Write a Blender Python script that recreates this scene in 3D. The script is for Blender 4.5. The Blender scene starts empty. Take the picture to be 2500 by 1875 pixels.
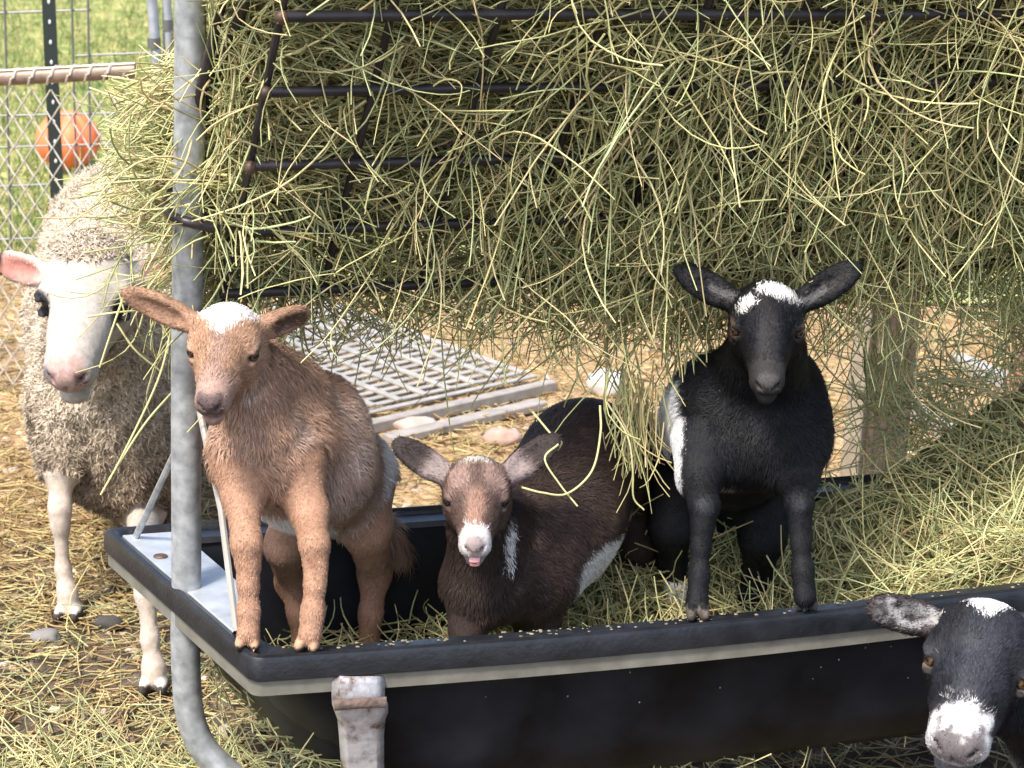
import bpy, math, random
import numpy as np
from mathutils import Vector

random.seed(7)
RNG = np.random.default_rng(11)
SC = bpy.context.scene

# ------------------------------------------------------------------ camera, light, exposure
FPX, PITCH, ROLL, CAMH = 5200.0, math.radians(17.0), math.radians(2.0), 1.6
CAM = np.array([0.0, 0.0, CAMH])
cd = bpy.data.cameras.new('camera')
cam = bpy.data.objects.new('camera', cd)
SC.collection.objects.link(cam)
cam.location = CAM
SC.camera = cam
cd.sensor_width = 36.0
cd.lens = FPX / 2500.0 * 36.0
cd.clip_start, cd.clip_end = 0.05, 500.0
cd.dof.use_dof = True
cd.dof.focus_distance = 2.95
cd.dof.aperture_fstop = 13.0

FW = np.array([0, math.cos(PITCH), -math.sin(PITCH)])
DN0 = np.array([0, -math.sin(PITCH), -math.cos(PITCH)])
RT0 = np.array([1.0, 0, 0])
# photograph content is rolled clockwise by ROLL: image axes in the world
RT = RT0 * math.cos(ROLL) - DN0 * math.sin(ROLL)
DN = DN0 * math.cos(ROLL) + RT0 * math.sin(ROLL)
from mathutils import Matrix
m3 = Matrix((RT, -DN, -FW)).transposed()
cam.rotation_euler = m3.to_euler()

SUN_EL, SUN_AZ = 56.0, 214.0        # azimuth: degrees clockwise from +Y, where the sun stands
w = bpy.data.worlds.new('World'); SC.world = w; w.use_nodes = True
nt = w.node_tree
sky = nt.nodes.new('ShaderNodeTexSky'); sky.sky_type = 'NISHITA'; sky.sun_disc = False
sky.sun_elevation = math.radians(SUN_EL); sky.sun_rotation = math.radians(SUN_AZ)
sky.air_density = 1.0; sky.dust_density = 3.0; sky.ozone_density = 1.0
nt.links.new(sky.outputs[0], nt.nodes['Background'].inputs[0])
nt.nodes['Background'].inputs[1].default_value = 0.15
sl = bpy.data.lights.new('sun', 'SUN'); so = bpy.data.objects.new('sun', sl); SC.collection.objects.link(so)
sl.energy = 2.5; sl.angle = math.radians(9); sl.color = (1.0, 0.95, 0.87)
sdir = Vector((math.sin(math.radians(SUN_AZ)) * math.cos(math.radians(SUN_EL)),
               math.cos(math.radians(SUN_AZ)) * math.cos(math.radians(SUN_EL)), math.sin(math.radians(SUN_EL))))
so.rotation_euler = (-sdir).to_track_quat('-Z', 'Y').to_euler()
so.location = (-4, -4, 8)
SC.view_settings.view_transform = 'Standard'
SC.view_settings.look = 'None'
SC.view_settings.exposure = 1.28
SC.view_settings.gamma = 1.0
SC.cycles.use_denoising = True
SC.cycles.max_bounces = 6

# ------------------------------------------------------------------ measuring helpers
def ray(u, v):
    return RT * ((u - 1250.0) / FPX) + DN * ((v - 937.5) / FPX) + FW
def P(u, v, y):                      # the point seen at (u, v) of the 2500 px photograph at distance y
    d = ray(u, v); return CAM + d * (y / d[1])
def PZ(u, v, z):                     # the point seen at (u, v) at height z
    d = ray(u, v); return CAM + d * ((z - CAMH) / d[2])
def mpp(p):                          # metres per photograph pixel at p
    return float(np.dot(np.asarray(p) - CAM, FW)) / FPX
def unit(v):
    v = np.asarray(v, float); return v / (np.linalg.norm(v) + 1e-12)
def R3(*a): return np.array(a, float)

def vnoise(p, scale, seed=0):        # value noise -1..1 on (N,3)
    q = np.asarray(p, np.float64) * scale + seed * 17.13
    i = np.floor(q).astype(np.int64); f = q - i; f = f * f * (3 - 2 * f)
    def h(ix, iy, iz):
        n = (ix * 374761393 + iy * 668265263 + iz * 2147483647 + seed * 1013) & 0xffffffff
        n = ((n ^ (n >> 13)) * 1274126177) & 0xffffffff
        return ((n ^ (n >> 16)) & 0xffff) / 32767.5 - 1.0
    r = 0
    for dx in (0, 1):
        for dy in (0, 1):
            for dz in (0, 1):
                wgt = (f[:, 0] if dx else 1 - f[:, 0]) * (f[:, 1] if dy else 1 - f[:, 1]) * (f[:, 2] if dz else 1 - f[:, 2])
                r = r + wgt * h(i[:, 0] + dx, i[:, 1] + dy, i[:, 2] + dz)
    return r
def sstep(a, b, x):
    t = np.clip((x - a) / (b - a), 0, 1); return t * t * (3 - 2 * t)

# ------------------------------------------------------------------ objects
def tag(o, label=None, cat=None, group=None, kind=None):
    if label: o['label'] = label
    if cat: o['category'] = cat
    if group: o['group'] = group
    if kind: o['kind'] = kind
    return o
def empty(name, loc, label=None, cat=None, group=None):
    o = bpy.data.objects.new(name, None); SC.collection.objects.link(o)
    o.location = loc; o.empty_display_size = 0.05
    return tag(o, label, cat, group)
def link(name, me, mat, parent=None):
    o = bpy.data.objects.new(name, me); SC.collection.objects.link(o)
    if mat: me.materials.append(mat)
    if parent is not None:
        o.parent = parent
        o.matrix_parent_inverse = Matrix.Translation(parent_world(parent)).inverted()
    return o
def parent_world(o):                 # parts are modelled in world space: only the Empty at a thing's base is moved
    return Vector(o.location) if o.type == 'EMPTY' else Vector((0, 0, 0))
def fast_mesh(name, V, F, col=None, smooth=True):
    """V (N,3); F (M,k) all polygons of one size"""
    V = np.asarray(V, np.float32); F = np.asarray(F, np.int32)
    me = bpy.data.meshes.new(name)
    me.vertices.add(len(V)); me.vertices.foreach_set('co', V.ravel())
    k = F.shape[1]
    me.loops.add(F.size); me.loops.foreach_set('vertex_index', F.ravel())
    me.polygons.add(len(F))
    me.polygons.foreach_set('loop_start', np.arange(0, F.size, k, dtype=np.int32))
    try: me.polygons.foreach_set('loop_total', np.full(len(F), k, np.int32))
    except Exception: pass
    me.polygons.foreach_set('use_smooth', np.full(len(F), smooth))
    me.update(calc_edges=True); me.validate()
    if col is not None:
        c = np.ones((len(V), 4), np.float32); c[:, :3] = col
        a = me.color_attributes.new('Col', 'FLOAT_COLOR', 'POINT'); a.data.foreach_set('color', c.ravel())
    return me

class MB:                            # collects small shapes into one mesh
    def __init__(s): s.v = []; s.f = []; s.sm = []
    def add(s, V, F, smooth=False):
        b = len(s.v); s.v += [tuple(map(float, q)) for q in V]
        s.f += [tuple(int(i) + b for i in f) for f in F]; s.sm += [smooth] * len(F)
    def box8(s, c):                  # 8 corners: bottom ring then top ring
        s.add(c, [(3, 2, 1, 0), (4, 5, 6, 7), (0, 1, 5, 4), (1, 2, 6, 5), (2, 3, 7, 6), (3, 0, 4, 7)])
    def obox(s, c, ax, ay, az):      # oriented box: centre, half axes
        c, ax, ay, az = map(np.asarray, (c, ax, ay, az))
        s.box8([c - ax - ay - az, c + ax - ay - az, c + ax + ay - az, c - ax + ay - az,
                c - ax - ay + az, c + ax - ay + az, c + ax + ay + az, c - ax + ay + az])
    def sweep(s, path, prof, up=(0, 0, 1), closed=False, caps=True, scale=None):   # prof: (k,2) in (side, up)
        path = np.asarray(path, float); n = len(path); k = len(prof); V = []
        for i in range(n):
            a = path[(i - 1) % n] if (closed or i > 0) else path[i]
            b = path[(i + 1) % n] if (closed or i < n - 1) else path[i]
            t = unit(b - a); sd = unit(np.cross(t, up)); uu = np.cross(sd, t)
            miter = 1.0
            if (closed or 0 < i < n - 1):
                t1 = unit(path[i] - a); miter = 1.0 / max(0.5, float(np.dot(unit(np.cross(t1, up)), sd)))
            q = 1.0 if scale is None else scale[i]
            for (x, y) in prof: V.append(path[i] + sd * x * q * miter + uu * y * q)
        F = []
        for i in range(n if closed else n - 1):
            j = (i + 1) % n
            for c in range(k):
                d = (c + 1) % k; F.append((i * k + c, i * k + d, j * k + d, j * k + c))
        if caps and not closed:
            F.append(tuple(range(k))[::-1]); F.append(tuple((n - 1) * k + c for c in range(k)))
        s.add(V, F, True)
    def tube(s, path, r, n=10, scale=None, up=(0, 0, 1)):
        path = np.asarray(path, float)
        if abs(np.dot(unit(path[-1] - path[0]), up)) > 0.9: up = (0.3, 1, 0.1)
        s.sweep(path, [(r * math.cos(-a), r * math.sin(-a)) for a in np.linspace(0, 2 * math.pi, n, endpoint=False)], up, scale=scale)
    def ico(s, c, r, n=2):
        import bmesh
        bm = bmesh.new(); bmesh.ops.create_icosphere(bm, subdivisions=n, radius=1.0)
        r = np.asarray(r, float) * np.ones(3)
        s.add([np.asarray(c) + np.array(v.co) * r for v in bm.verts], [[v.index for v in f.verts] for f in bm.faces], True); bm.free()
    def build(s, name, mat, parent=None, bevel=0):
        me = bpy.data.meshes.new(name); me.from_pydata(s.v, [], s.f); me.update()
        me.polygons.foreach_set('use_smooth', s.sm)
        o = link(name, me, mat, parent)
        if bevel:
            b = o.modifiers.new('bevel', 'BEVEL'); b.width = bevel; b.segments = 2; b.limit_method = 'ANGLE'
        try: me.set_sharp_from_angle(angle=math.radians(40))
        except Exception: pass
        return o

def smooth_path(pts, n=8):
    pts = [np.asarray(p, float) for p in pts]
    Q = [2 * pts[0] - pts[1]] + pts + [2 * pts[-1] - pts[-2]]; out = []
    for i in range(1, len(Q) - 2):
        a, b, c, d = Q[i - 1], Q[i], Q[i + 1], Q[i + 2]
        for t in np.linspace(0, 1, n, endpoint=False):
            out.append(0.5 * (2 * b + (c - a) * t + (2 * a - 5 * b + 4 * c - d) * t * t + (3 * b - a - 3 * c + d) * t ** 3))
    out.append(pts[-1]); return np.array(out)

# ------------------------------------------------------------------ materials
def mat(name, col, rough=0.7, metal=0.0, spec=0.5, noise=None, bump=None, attr=False, transl=0.0, ramp=None, sheen=0.0):
    """noise=(scale, dark factor, light factor, detail); ramp=[(pos, colour)] replaces the plain colour; bump=(scale, strength, distance)"""
    m = bpy.data.materials.new(name); m.use_nodes = True; n = m.node_tree.nodes; l = m.node_tree.links
    b = n['Principled BSDF']; b.inputs['Roughness'].default_value = rough; b.inputs['Metallic'].default_value = metal
    b.inputs['Specular IOR Level'].default_value = spec
    if sheen: b.inputs['Sheen Weight'].default_value = sheen
    tc = n.new('ShaderNodeTexCoord')
    src = None
    if attr:
        a = n.new('ShaderNodeVertexColor'); a.layer_name = 'Col'; src = a.outputs[0]
    else:
        r = n.new('ShaderNodeRGB'); r.outputs[0].default_value = (*col, 1); src = r.outputs[0]
    if ramp:
        t = n.new('ShaderNodeTexNoise'); t.inputs['Scale'].default_value = noise[0]; t.inputs['Detail'].default_value = noise[3]
        t.inputs['Roughness'].default_value = 0.65
        l.new(tc.outputs['Object'], t.inputs['Vector'])
        cr = n.new('ShaderNodeValToRGB'); e = cr.color_ramp.elements
        while len(e) < len(ramp): e.new(0.5)
        for i, (p_, c_) in enumerate(ramp): e[i].position = p_; e[i].color = (*c_, 1)
        l.new(t.outputs['Fac'], cr.inputs[0]); src = cr.outputs[0]
    elif noise:
        t = n.new('ShaderNodeTexNoise'); t.inputs['Scale'].default_value = noise[0]; t.inputs['Detail'].default_value = noise[3]
        l.new(tc.outputs['Object'], t.inputs['Vector'])
        mr = n.new('ShaderNodeMapRange'); mr.inputs[1].default_value = 0.3; mr.inputs[2].default_value = 0.7
        mr.inputs[3].default_value = noise[1]; mr.inputs[4].default_value = noise[2]
        l.new(t.outputs['Fac'], mr.inputs[0])
        vm = n.new('ShaderNodeVectorMath'); vm.operation = 'SCALE'
        l.new(src, vm.inputs[0]); l.new(mr.outputs[0], vm.inputs['Scale']); src = vm.outputs[0]
    l.new(src, b.inputs['Base Color'])
    if bump:
        t2 = n.new('ShaderNodeTexNoise'); t2.inputs['Scale'].default_value = bump[0]; t2.inputs['Detail'].default_value = 5
        l.new(tc.outputs['Object'], t2.inputs['Vector'])
        bp = n.new('ShaderNodeBump'); bp.inputs['Strength'].default_value = bump[1]; bp.inputs['Distance'].default_value = bump[2]
        l.new(t2.outputs['Fac'], bp.inputs['Height']); l.new(bp.outputs[0], b.inputs['Normal'])
    if transl:
        tr = n.new('ShaderNodeBsdfTranslucent'); l.new(src, tr.inputs[0])
        mx = n.new('ShaderNodeMixShader'); mx.inputs[0].default_value = transl
        l.new(b.outputs[0], mx.inputs[1]); l.new(tr.outputs[0], mx.inputs[2]); l.new(mx.outputs[0], n['Material Output'].inputs[0])
    return m

M = {}
M['hay'] = mat('hay', (1, 1, 1), 0.5, spec=0.35, attr=True, transl=0.28)
M['haycore'] = mat('hay_core', (0.17, 0.158, 0.062), 0.9, noise=(90, 0.2, 1.9, 7), bump=(80, 1, 0.02))  # darker than the stems: shade of the gaps painted into the colour
M['fur'] = mat('fur', (1, 1, 1), 0.6, spec=0.16, attr=True)
M['skin'] = mat('skin', (1, 1, 1), 0.75, spec=0.3, attr=True, noise=(90, 0.8, 1.15, 4), bump=(220, 0.12, 0.003))
M['wool'] = mat('wool', (1, 1, 1), 0.9, spec=0.1, attr=True, noise=(45, 0.72, 1.15, 5), bump=(70, 0.9, 0.012))
M['eye'] = mat('eye', (1, 1, 1), 0.08, attr=True)
M['plastic'] = mat('black_plastic', (0.0055, 0.006, 0.008), 0.48, spec=0.22, noise=(9, 0.4, 3.0, 7), bump=(220, 0.12, 0.002))
M['lip'] = mat('black_plastic_lip', (0.010, 0.011, 0.014), 0.33, spec=0.45, noise=(30, 0.7, 1.6, 6), bump=(150, 0.25, 0.003))
M['galv'] = mat('galvanised_steel', (0.42, 0.44, 0.45), 0.5, 0.5, noise=(55, 0.6, 1.2, 7), bump=(90, 0.15, 0.003))
M['plate'] = mat('dusty_galvanised_plate', (0.5, 0.53, 0.56), 0.45, 0.5, noise=(26, 0.75, 1.12, 6), bump=(60, 0.2, 0.003))
M['rail'] = mat('dull_rail', (0.21, 0.2, 0.165), 0.6, 0.25, noise=(24, 0.7, 1.15, 6), bump=(90, 0.2, 0.002))
M['rust'] = mat('rusty_steel', (0.1, 0.06, 0.045), 0.55, 0.3, noise=(40, 0.5, 1.5, 5), bump=(120, 0.3, 0.002))
M['bar'] = mat('dark_bar', (0.035, 0.03, 0.032), 0.4, 0.4, noise=(22, 0.6, 1.7, 5))
M['dirt'] = None

# ------------------------------------------------------------------ strands
def grow(p0, d0, length, K=7, curl=0.6, grav=0.0, kink=0.0):
    """M strands from p0 along d0; curl bends each one steadily, grav pulls it down, kink gives one or two knuckles"""
    Mn = len(p0); p = np.array(p0, float); d = np.array(d0, float); d /= np.linalg.norm(d, axis=1)[:, None]
    ds = (np.asarray(length) / (K - 1))[:, None]
    c = RNG.normal(size=(Mn, 3)) * curl
    out = [p.copy()]
    for k in range(K - 1):
        p = p + d * ds; out.append(p.copy())
        g = np.zeros((Mn, 3)); g[:, 2] = -1
        d = d + c * ds * 8 + g * (np.asarray(grav) * np.ones(Mn))[:, None] * ds * 8
        if kink: d = d + RNG.normal(size=(Mn, 3)) * kink
        d /= np.linalg.norm(d, axis=1)[:, None]
    return np.stack(out, 1)
def tubes(paths, rad, sides=3, taper=0.35):
    Mn, K, _ = paths.shape
    t = np.gradient(paths, axis=1); t /= np.linalg.norm(t, axis=2)[:, :, None] + 1e-9
    ref = RNG.normal(size=(Mn, 1, 3)) * np.ones((1, K, 1))
    a = np.cross(t, ref); a /= np.linalg.norm(a, axis=2)[:, :, None] + 1e-9
    b = np.cross(t, a)
    r = np.asarray(rad)[:, None] * (1 - taper * np.linspace(0, 1, K)[None, :])
    ang = np.arange(sides) * 2 * math.pi / sides
    V = paths[:, :, None, :] + r[:, :, None, None] * (np.cos(ang)[None, None, :, None] * a[:, :, None, :] + np.sin(ang)[None, None, :, None] * b[:, :, None, :])
    idx = np.arange(Mn * K * sides).reshape(Mn, K, sides); nx = np.roll(idx, -1, axis=2)
    F = np.stack([idx[:, :-1], nx[:, :-1], nx[:, 1:], idx[:, 1:]], -1).reshape(-1, 4)
    return V.reshape(-1, 3), F
HAYC = np.array([(0.62, 0.58, 0.27), (0.52, 0.52, 0.24), (0.70, 0.63, 0.33), (0.42, 0.44, 0.18), (0.34, 0.36, 0.15), (0.56, 0.47, 0.24), (0.48, 0.53, 0.26)]) * [1.19, 1.17, 1.08] + [0, 0, .04]
STRAWC = np.array([(0.60, 0.45, 0.20), (0.52, 0.37, 0.16), (0.66, 0.54, 0.28), (0.40, 0.28, 0.13), (0.55, 0.48, 0.22), (0.3, 0.2, 0.1)])
def strand_cols(n, pal, jit=0.18):
    c = pal[RNG.integers(0, len(pal), n)] * (1 + RNG.uniform(-jit, jit, (n, 1)))
    return np.clip(c, 0.01, 0.95)
def proj(p):
    q = np.asarray(p) - CAM; z = q @ FW
    return 1250 + FPX * (q @ RT) / z, 937.5 + FPX * (q @ DN) / z
def thin(pa, boxes):                 # take away stems that would cover what the photograph shows bare
    u, v = proj(pa); ok = np.ones(len(pa), bool)
    for u0, u1, v0, v1, y1, keep in boxes:
        hit = ((u > u0) & (u < u1) & (v > v0) & (v < v1) & (pa[:, :, 1] < y1)).any(1); ok &= ~hit | (RNG.uniform(0, 1, len(pa)) < keep)
    return ok
class Strands:
    def __init__(s): s.V = []; s.F = []; s.C = []; s.n = 0
    boxes = []
    def add(s, paths, rad, cols, sides=3, taper=0.35):
        if s.boxes: ok = thin(paths, s.boxes); paths, rad, cols = paths[ok], np.asarray(rad)[ok], cols[ok]
        V, F = tubes(paths, rad, sides, taper)
        s.V.append(V); s.F.append(F + s.n); s.n += len(V)
        s.C.append(np.repeat(cols, paths.shape[1] * sides, axis=0))
    def mesh(s, name): return fast_mesh(name, np.concatenate(s.V), np.concatenate(s.F), np.concatenate(s.C), True)

# ------------------------------------------------------------------ implicit surfaces for the animals
class SDF:
    def __init__(s): s.ops = []
    def cone(s, a, ra, b, rb, k=0.02, tagn='body', sub=False, flow=None):
        s.ops.append(dict(t='cone', a=np.asarray(a, float), b=np.asarray(b, float), ra=ra, rb=rb, k=k, tag=tagn, sub=sub, flow=flow)); return s
    def chain(s, pts, k=0.02, tagn='body'):       # pts: [(point, radius)]
        for (a, ra), (b, rb) in zip(pts[:-1], pts[1:]): s.cone(a, ra, b, rb, k, tagn)
        return s
    def ell(s, c, axes, r, k=0.02, tagn='body', sub=False, flow=None):
        s.ops.append(dict(t='ell', c=np.asarray(c, float), ax=np.asarray(axes, float), r=np.asarray(r, float) * np.ones(3), k=k, tag=tagn, sub=sub, flow=flow)); return s
    @staticmethod
    def dist(o, X):
        if o['t'] == 'cone':
            ab = o['b'] - o['a']; L2 = float(ab @ ab) + 1e-12
            pa = X - o['a'].astype(np.float32)
            t = np.clip(pa @ ab.astype(np.float32) / L2, 0, 1)
            d = pa - t[..., None] * ab.astype(np.float32)
            return np.sqrt((d * d).sum(-1)) - (o['ra'] + (o['rb'] - o['ra']) * t)
        q = (X - o['c'].astype(np.float32)) @ o['ax'].T.astype(np.float32)
        r = o['r'].astype(np.float32)
        k0 = np.sqrt(((q / r) ** 2).sum(-1)); k1 = np.sqrt(((q / (r * r)) ** 2).sum(-1)) + 1e-9
        return k0 * (k0 - 1) / k1
    def bounds(s, o, m):
        if o['t'] == 'cone':
            lo = np.minimum(o['a'] - o['ra'], o['b'] - o['rb']); hi = np.maximum(o['a'] + o['ra'], o['b'] + o['rb'])
        else:
            e = np.sqrt(((o['ax'] * o['r'][:, None]) ** 2).sum(0)); lo, hi = o['c'] - e, o['c'] + e
        return lo - m, hi + m
    def mesh(s, h):
        lo = np.min([s.bounds(o, 0.012)[0] for o in s.ops if not o['sub']], axis=0)
        hi = np.max([s.bounds(o, 0.012)[1] for o in s.ops if not o['sub']], axis=0)
        n = np.ceil((hi - lo) / h).astype(int) + 1
        D = np.full(n, 0.06, np.float32)
        ax = [lo[i] + np.arange(n[i]) * h for i in range(3)]
        for o in s.ops:
            b0, b1 = s.bounds(o, max(o['k'], 0.004) + 3 * h)
            i0 = np.clip(np.floor((b0 - lo) / h).astype(int), 0, n); i1 = np.clip(np.ceil((b1 - lo) / h).astype(int) + 1, 0, n)
            if (i1 <= i0).any(): continue
            g = np.stack(np.meshgrid(*[ax[i][i0[i]:i1[i]] for i in range(3)], indexing='ij'), -1).astype(np.float32)
            d = s.dist(o, g); sl_ = tuple(slice(i0[i], i1[i]) for i in range(3)); E = D[sl_]; k = o['k']
            if o['sub']:
                hh = np.clip(0.5 - 0.5 * (E + d) / k, 0, 1); D[sl_] = E * (1 - hh) - d * hh + k * hh * (1 - hh)
            else:
                hh = np.clip(0.5 + 0.5 * (E - d) / k, 0, 1); D[sl_] = E * (1 - hh) + d * hh - k * hh * (1 - hh)
        V, F = surface_nets(D, lo, h)
        return V, F
    def nearest(s, V):
        adds = [o for o in s.ops if not o['sub']]
        best = np.full(len(V), 9.0); who = np.zeros(len(V), int)
        for i, o in enumerate(adds):
            d = s.dist(o, V.astype(np.float32)); mm = d < best; best[mm] = d[mm]; who[mm] = i
        return adds, who
def surface_nets(D, lo, h):
    S = D < 0; nx, ny, nz = D.shape
    cnt = np.zeros((nx - 1, ny - 1, nz - 1), np.int8)
    cor = [(a, b, c) for a in (0, 1) for b in (0, 1) for c in (0, 1)]
    for a, b, c in cor: cnt += S[a:nx - 1 + a, b:ny - 1 + b, c:nz - 1 + c]
    I = np.argwhere((cnt > 0) & (cnt < 8))
    idx = np.full(cnt.shape, -1, np.int32); idx[I[:, 0], I[:, 1], I[:, 2]] = np.arange(len(I))
    acc = np.zeros((len(I), 3)); num = np.zeros(len(I))
    val = {c: D[I[:, 0] + c[0], I[:, 1] + c[1], I[:, 2] + c[2]] for c in cor}
    for c in cor:
        for axn in range(3):
            if c[axn]: continue
            e = list(c); e[axn] = 1; e = tuple(e)
            a, b = val[c], val[e]; x = (a < 0) != (b < 0)
            t = np.where(x, a / np.where(x, a - b, 1), 0)
            p = np.array(c, float)[None, :] + np.zeros((len(I), 3)); p[:, axn] = t
            acc += p * x[:, None]; num += x
    V = lo + (I + acc / num[:, None]) * h
    F = []
    for axn in range(3):
        o1, o2 = [(1, 2), (2, 0), (0, 1)][axn]
        s0 = [slice(None)] * 3; s1 = [slice(None)] * 3; s0[axn] = slice(0, -1); s1[axn] = slice(1, None)
        A, B = S[tuple(s0)], S[tuple(s1)]
        E = np.argwhere(A != B); E = E[(E[:, o1] > 0) & (E[:, o2] > 0) & (E[:, o1] < D.shape[o1] - 1) & (E[:, o2] < D.shape[o2] - 1)]
        ins = A[E[:, 0], E[:, 1], E[:, 2]]
        def at(d1, d2):
            q = E.copy(); q[:, o1] += d1; q[:, o2] += d2; return idx[q[:, 0], q[:, 1], q[:, 2]]
        q = np.stack([at(-1, -1), at(0, -1), at(0, 0), at(-1, 0)], 1)
        q[~ins] = q[~ins][:, ::-1]; F.append(q)
    F = np.concatenate(F); F = F[(F >= 0).all(1)]
    return V, F
def vert_normals(V, F):
    a, b, c, d = (V[F[:, i]] for i in range(4))
    n = np.cross(c - a, d - b); N = np.zeros_like(V)
    for i in range(4): np.add.at(N, F[:, i], n)
    return N / (np.linalg.norm(N, axis=1)[:, None] + 1e-12)
def fur_mesh(name, V, F, N, C, flow, length, dens, mat_, parent, width=0.0009, lift=0.35, wild=0.25, jit=0.16, curly=0.0):
    """hair blades rooted over the body; flow, length, dens are per vertex"""
    a, b, c, d = (V[F[:, i]] for i in range(4))
    area = 0.5 * np.linalg.norm(np.cross(c - a, d - b), axis=1)
    wgt = area * dens[F[:, 0]]; cs = np.cumsum(wgt); n = int(cs[-1])
    fi = np.searchsorted(cs, RNG.uniform(0, cs[-1], n)); fi = np.clip(fi, 0, len(F) - 1)
    s, t = RNG.uniform(0, 1, (2, n, 1))
    p = (a[fi] * (1 - s) + b[fi] * s) * (1 - t) + (d[fi] * (1 - s) + c[fi] * s) * t
    vi = F[fi, RNG.integers(0, 4, n)]
    cl = np.stack([vnoise(p, 75, 31), vnoise(p, 75, 32), vnoise(p, 75, 33)], 1)
    nn = N[vi]; fl = flow[vi] + RNG.normal(size=(n, 3)) * wild + cl * .55
    fl = fl - nn * (fl * nn).sum(1)[:, None]; fl /= np.linalg.norm(fl, axis=1)[:, None] + 1e-9
    L = (length[vi] * RNG.uniform(0.6, 1.25, n))[:, None]
    d1 = fl * (1 - lift) + nn * lift; d1 /= np.linalg.norm(d1, axis=1)[:, None]
    d2 = fl + nn * lift * 0.3 + np.array([0, 0, -0.25])
    if curly: d2 = d2 + RNG.normal(size=(n, 3)) * curly
    d2 /= np.linalg.norm(d2, axis=1)[:, None]
    sd = np.cross(d1, nn); sd /= np.linalg.norm(sd, axis=1)[:, None] + 1e-9
    wd = width * RNG.uniform(0.6, 1.3, (n, 1))
    p = p - nn * 0.0008
    m = p + d1 * L * 0.5; e = m + d2 * L * 0.5
    VV = np.stack([p - sd * wd, p + sd * wd, m + sd * wd * 0.8, m - sd * wd * 0.8, e], 1).reshape(-1, 3)
    o = np.arange(n)[:, None] * 5
    T = np.concatenate([o + [[0, 1, 2]], o + [[0, 2, 3]], o + [[3, 2, 4]]])
    from mathutils.kdtree import KDTree                      # mixed hairs along the edges of a marking
    sub = np.arange(0, len(V), 2); kd = KDTree(len(sub))
    for i in sub: kd.insert(V[i], int(i))
    kd.balance(); pj = p + RNG.normal(size=(n, 3)) * .0032
    vj = np.array([kd.find(q)[1] for q in pj])
    col = np.clip(C[vj] * (1 + RNG.normal(size=(n, 1)) * jit + .13 * vnoise(p, 110, 35)[:, None]), 0.003, 0.95)
    me = fast_mesh(name, VV, T, np.repeat(col, 5, axis=0), True)
    return link(name, me, mat_, parent)

# ------------------------------------------------------------------ ground, field, litter
def ground_mat():
    m = bpy.data.materials.new('ground'); m.use_nodes = True; n = m.node_tree.nodes; l = m.node_tree.links
    b = n['Principled BSDF']; b.inputs['Roughness'].default_value = 0.95; b.inputs['Specular IOR Level'].default_value = 0.15
    tc = n.new('ShaderNodeTexCoord')
    def noise(sc, det, rough=0.6):
        t = n.new('ShaderNodeTexNoise'); t.inputs['Scale'].default_value = sc; t.inputs['Detail'].default_value = det
        t.inputs['Roughness'].default_value = rough; l.new(tc.outputs['Object'], t.inputs['Vector']); return t
    def ramp(src, els):
        cr = n.new('ShaderNodeValToRGB'); e = cr.color_ramp.elements
        while len(e) < len(els): e.new(0.5)
        for i, (p_, c_) in enumerate(els): e[i].position = p_; e[i].color = (*c_, 1)
        l.new(src, cr.inputs[0]); return cr
    dirt = ramp(noise(22, 8).outputs['Fac'], [(0.3, (0.035, 0.026, 0.018)), (0.5, (0.09, 0.067, 0.047)), (0.7, (0.2, 0.155, 0.11))])
    chips = ramp(noise(48, 8, 0.7).outputs['Fac'], [(0.32, (0.16, 0.095, 0.05)), (0.48, (0.38, 0.25, 0.13)), (0.66, (0.56, 0.43, 0.26))])
    # worn dark patch round the feeder, pale litter further out
    sx = n.new('ShaderNodeSeparateXYZ'); l.new(tc.outputs['Object'], sx.inputs[0])
    n1 = noise(1.6, 5)
    ad = n.new('ShaderNodeMath'); ad.operation = 'MULTIPLY_ADD'; ad.inputs[1].default_value = 1.4; l.new(n1.outputs['Fac'], ad.inputs[0]); l.new(sx.outputs['Y'], ad.inputs[2])
    mr = n.new('ShaderNodeMapRange'); mr.inputs[1].default_value = 4.35; mr.inputs[2].default_value = 5.1; l.new(ad.outputs[0], mr.inputs[0])
    mx = n.new('ShaderNodeMix'); mx.data_type = 'RGBA'; l.new(mr.outputs[0], mx.inputs['Factor']); l.new(dirt.outputs[0], mx.inputs['A']); l.new(chips.outputs[0], mx.inputs['B'])
    l.new(mx.outputs['Result'], b.inputs['Base Color'])
    bp = n.new('ShaderNodeBump'); bp.inputs['Strength'].default_value = 0.8; bp.inputs['Distance'].default_value = 0.02
    l.new(noise(30, 8, 0.65).outputs['Fac'], bp.inputs['Height']); l.new(bp.outputs[0], b.inputs['Normal'])
    return m
M['ground'] = ground_mat()
M['field'] = mat('field', (0, 0, 0), 0.95, spec=0.1, noise=(7, 0, 0, 8), bump=(30, 0.8, 0.05),
                 ramp=[(0.34, (0.10, 0.16, 0.045)), (0.46, (0.22, 0.27, 0.085)), (0.55, (0.38, 0.37, 0.14)), (0.68, (0.52, 0.46, 0.22))])
def sheet(name, x0, x1, y0, y1, z, nx, ny, amp, sc, m, seed):
    X, Y = np.meshgrid(np.linspace(x0, x1, nx), np.linspace(y0, y1, ny), indexing='ij')
    V = np.stack([X, Y, np.full_like(X, z)], -1).reshape(-1, 3)
    V[:, 2] += amp * vnoise(V * [1, 1, 0], sc, seed) + amp * 0.5 * vnoise(V * [1, 1, 0], sc * 2.7, seed + 1)
    i = np.arange(nx * ny).reshape(nx, ny)
    F = np.stack([i[:-1, :-1], i[1:, :-1], i[1:, 1:], i[:-1, 1:]], -1).reshape(-1, 4)
    return tag(link(name, fast_mesh(name, V, F), m), kind='structure')
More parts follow.
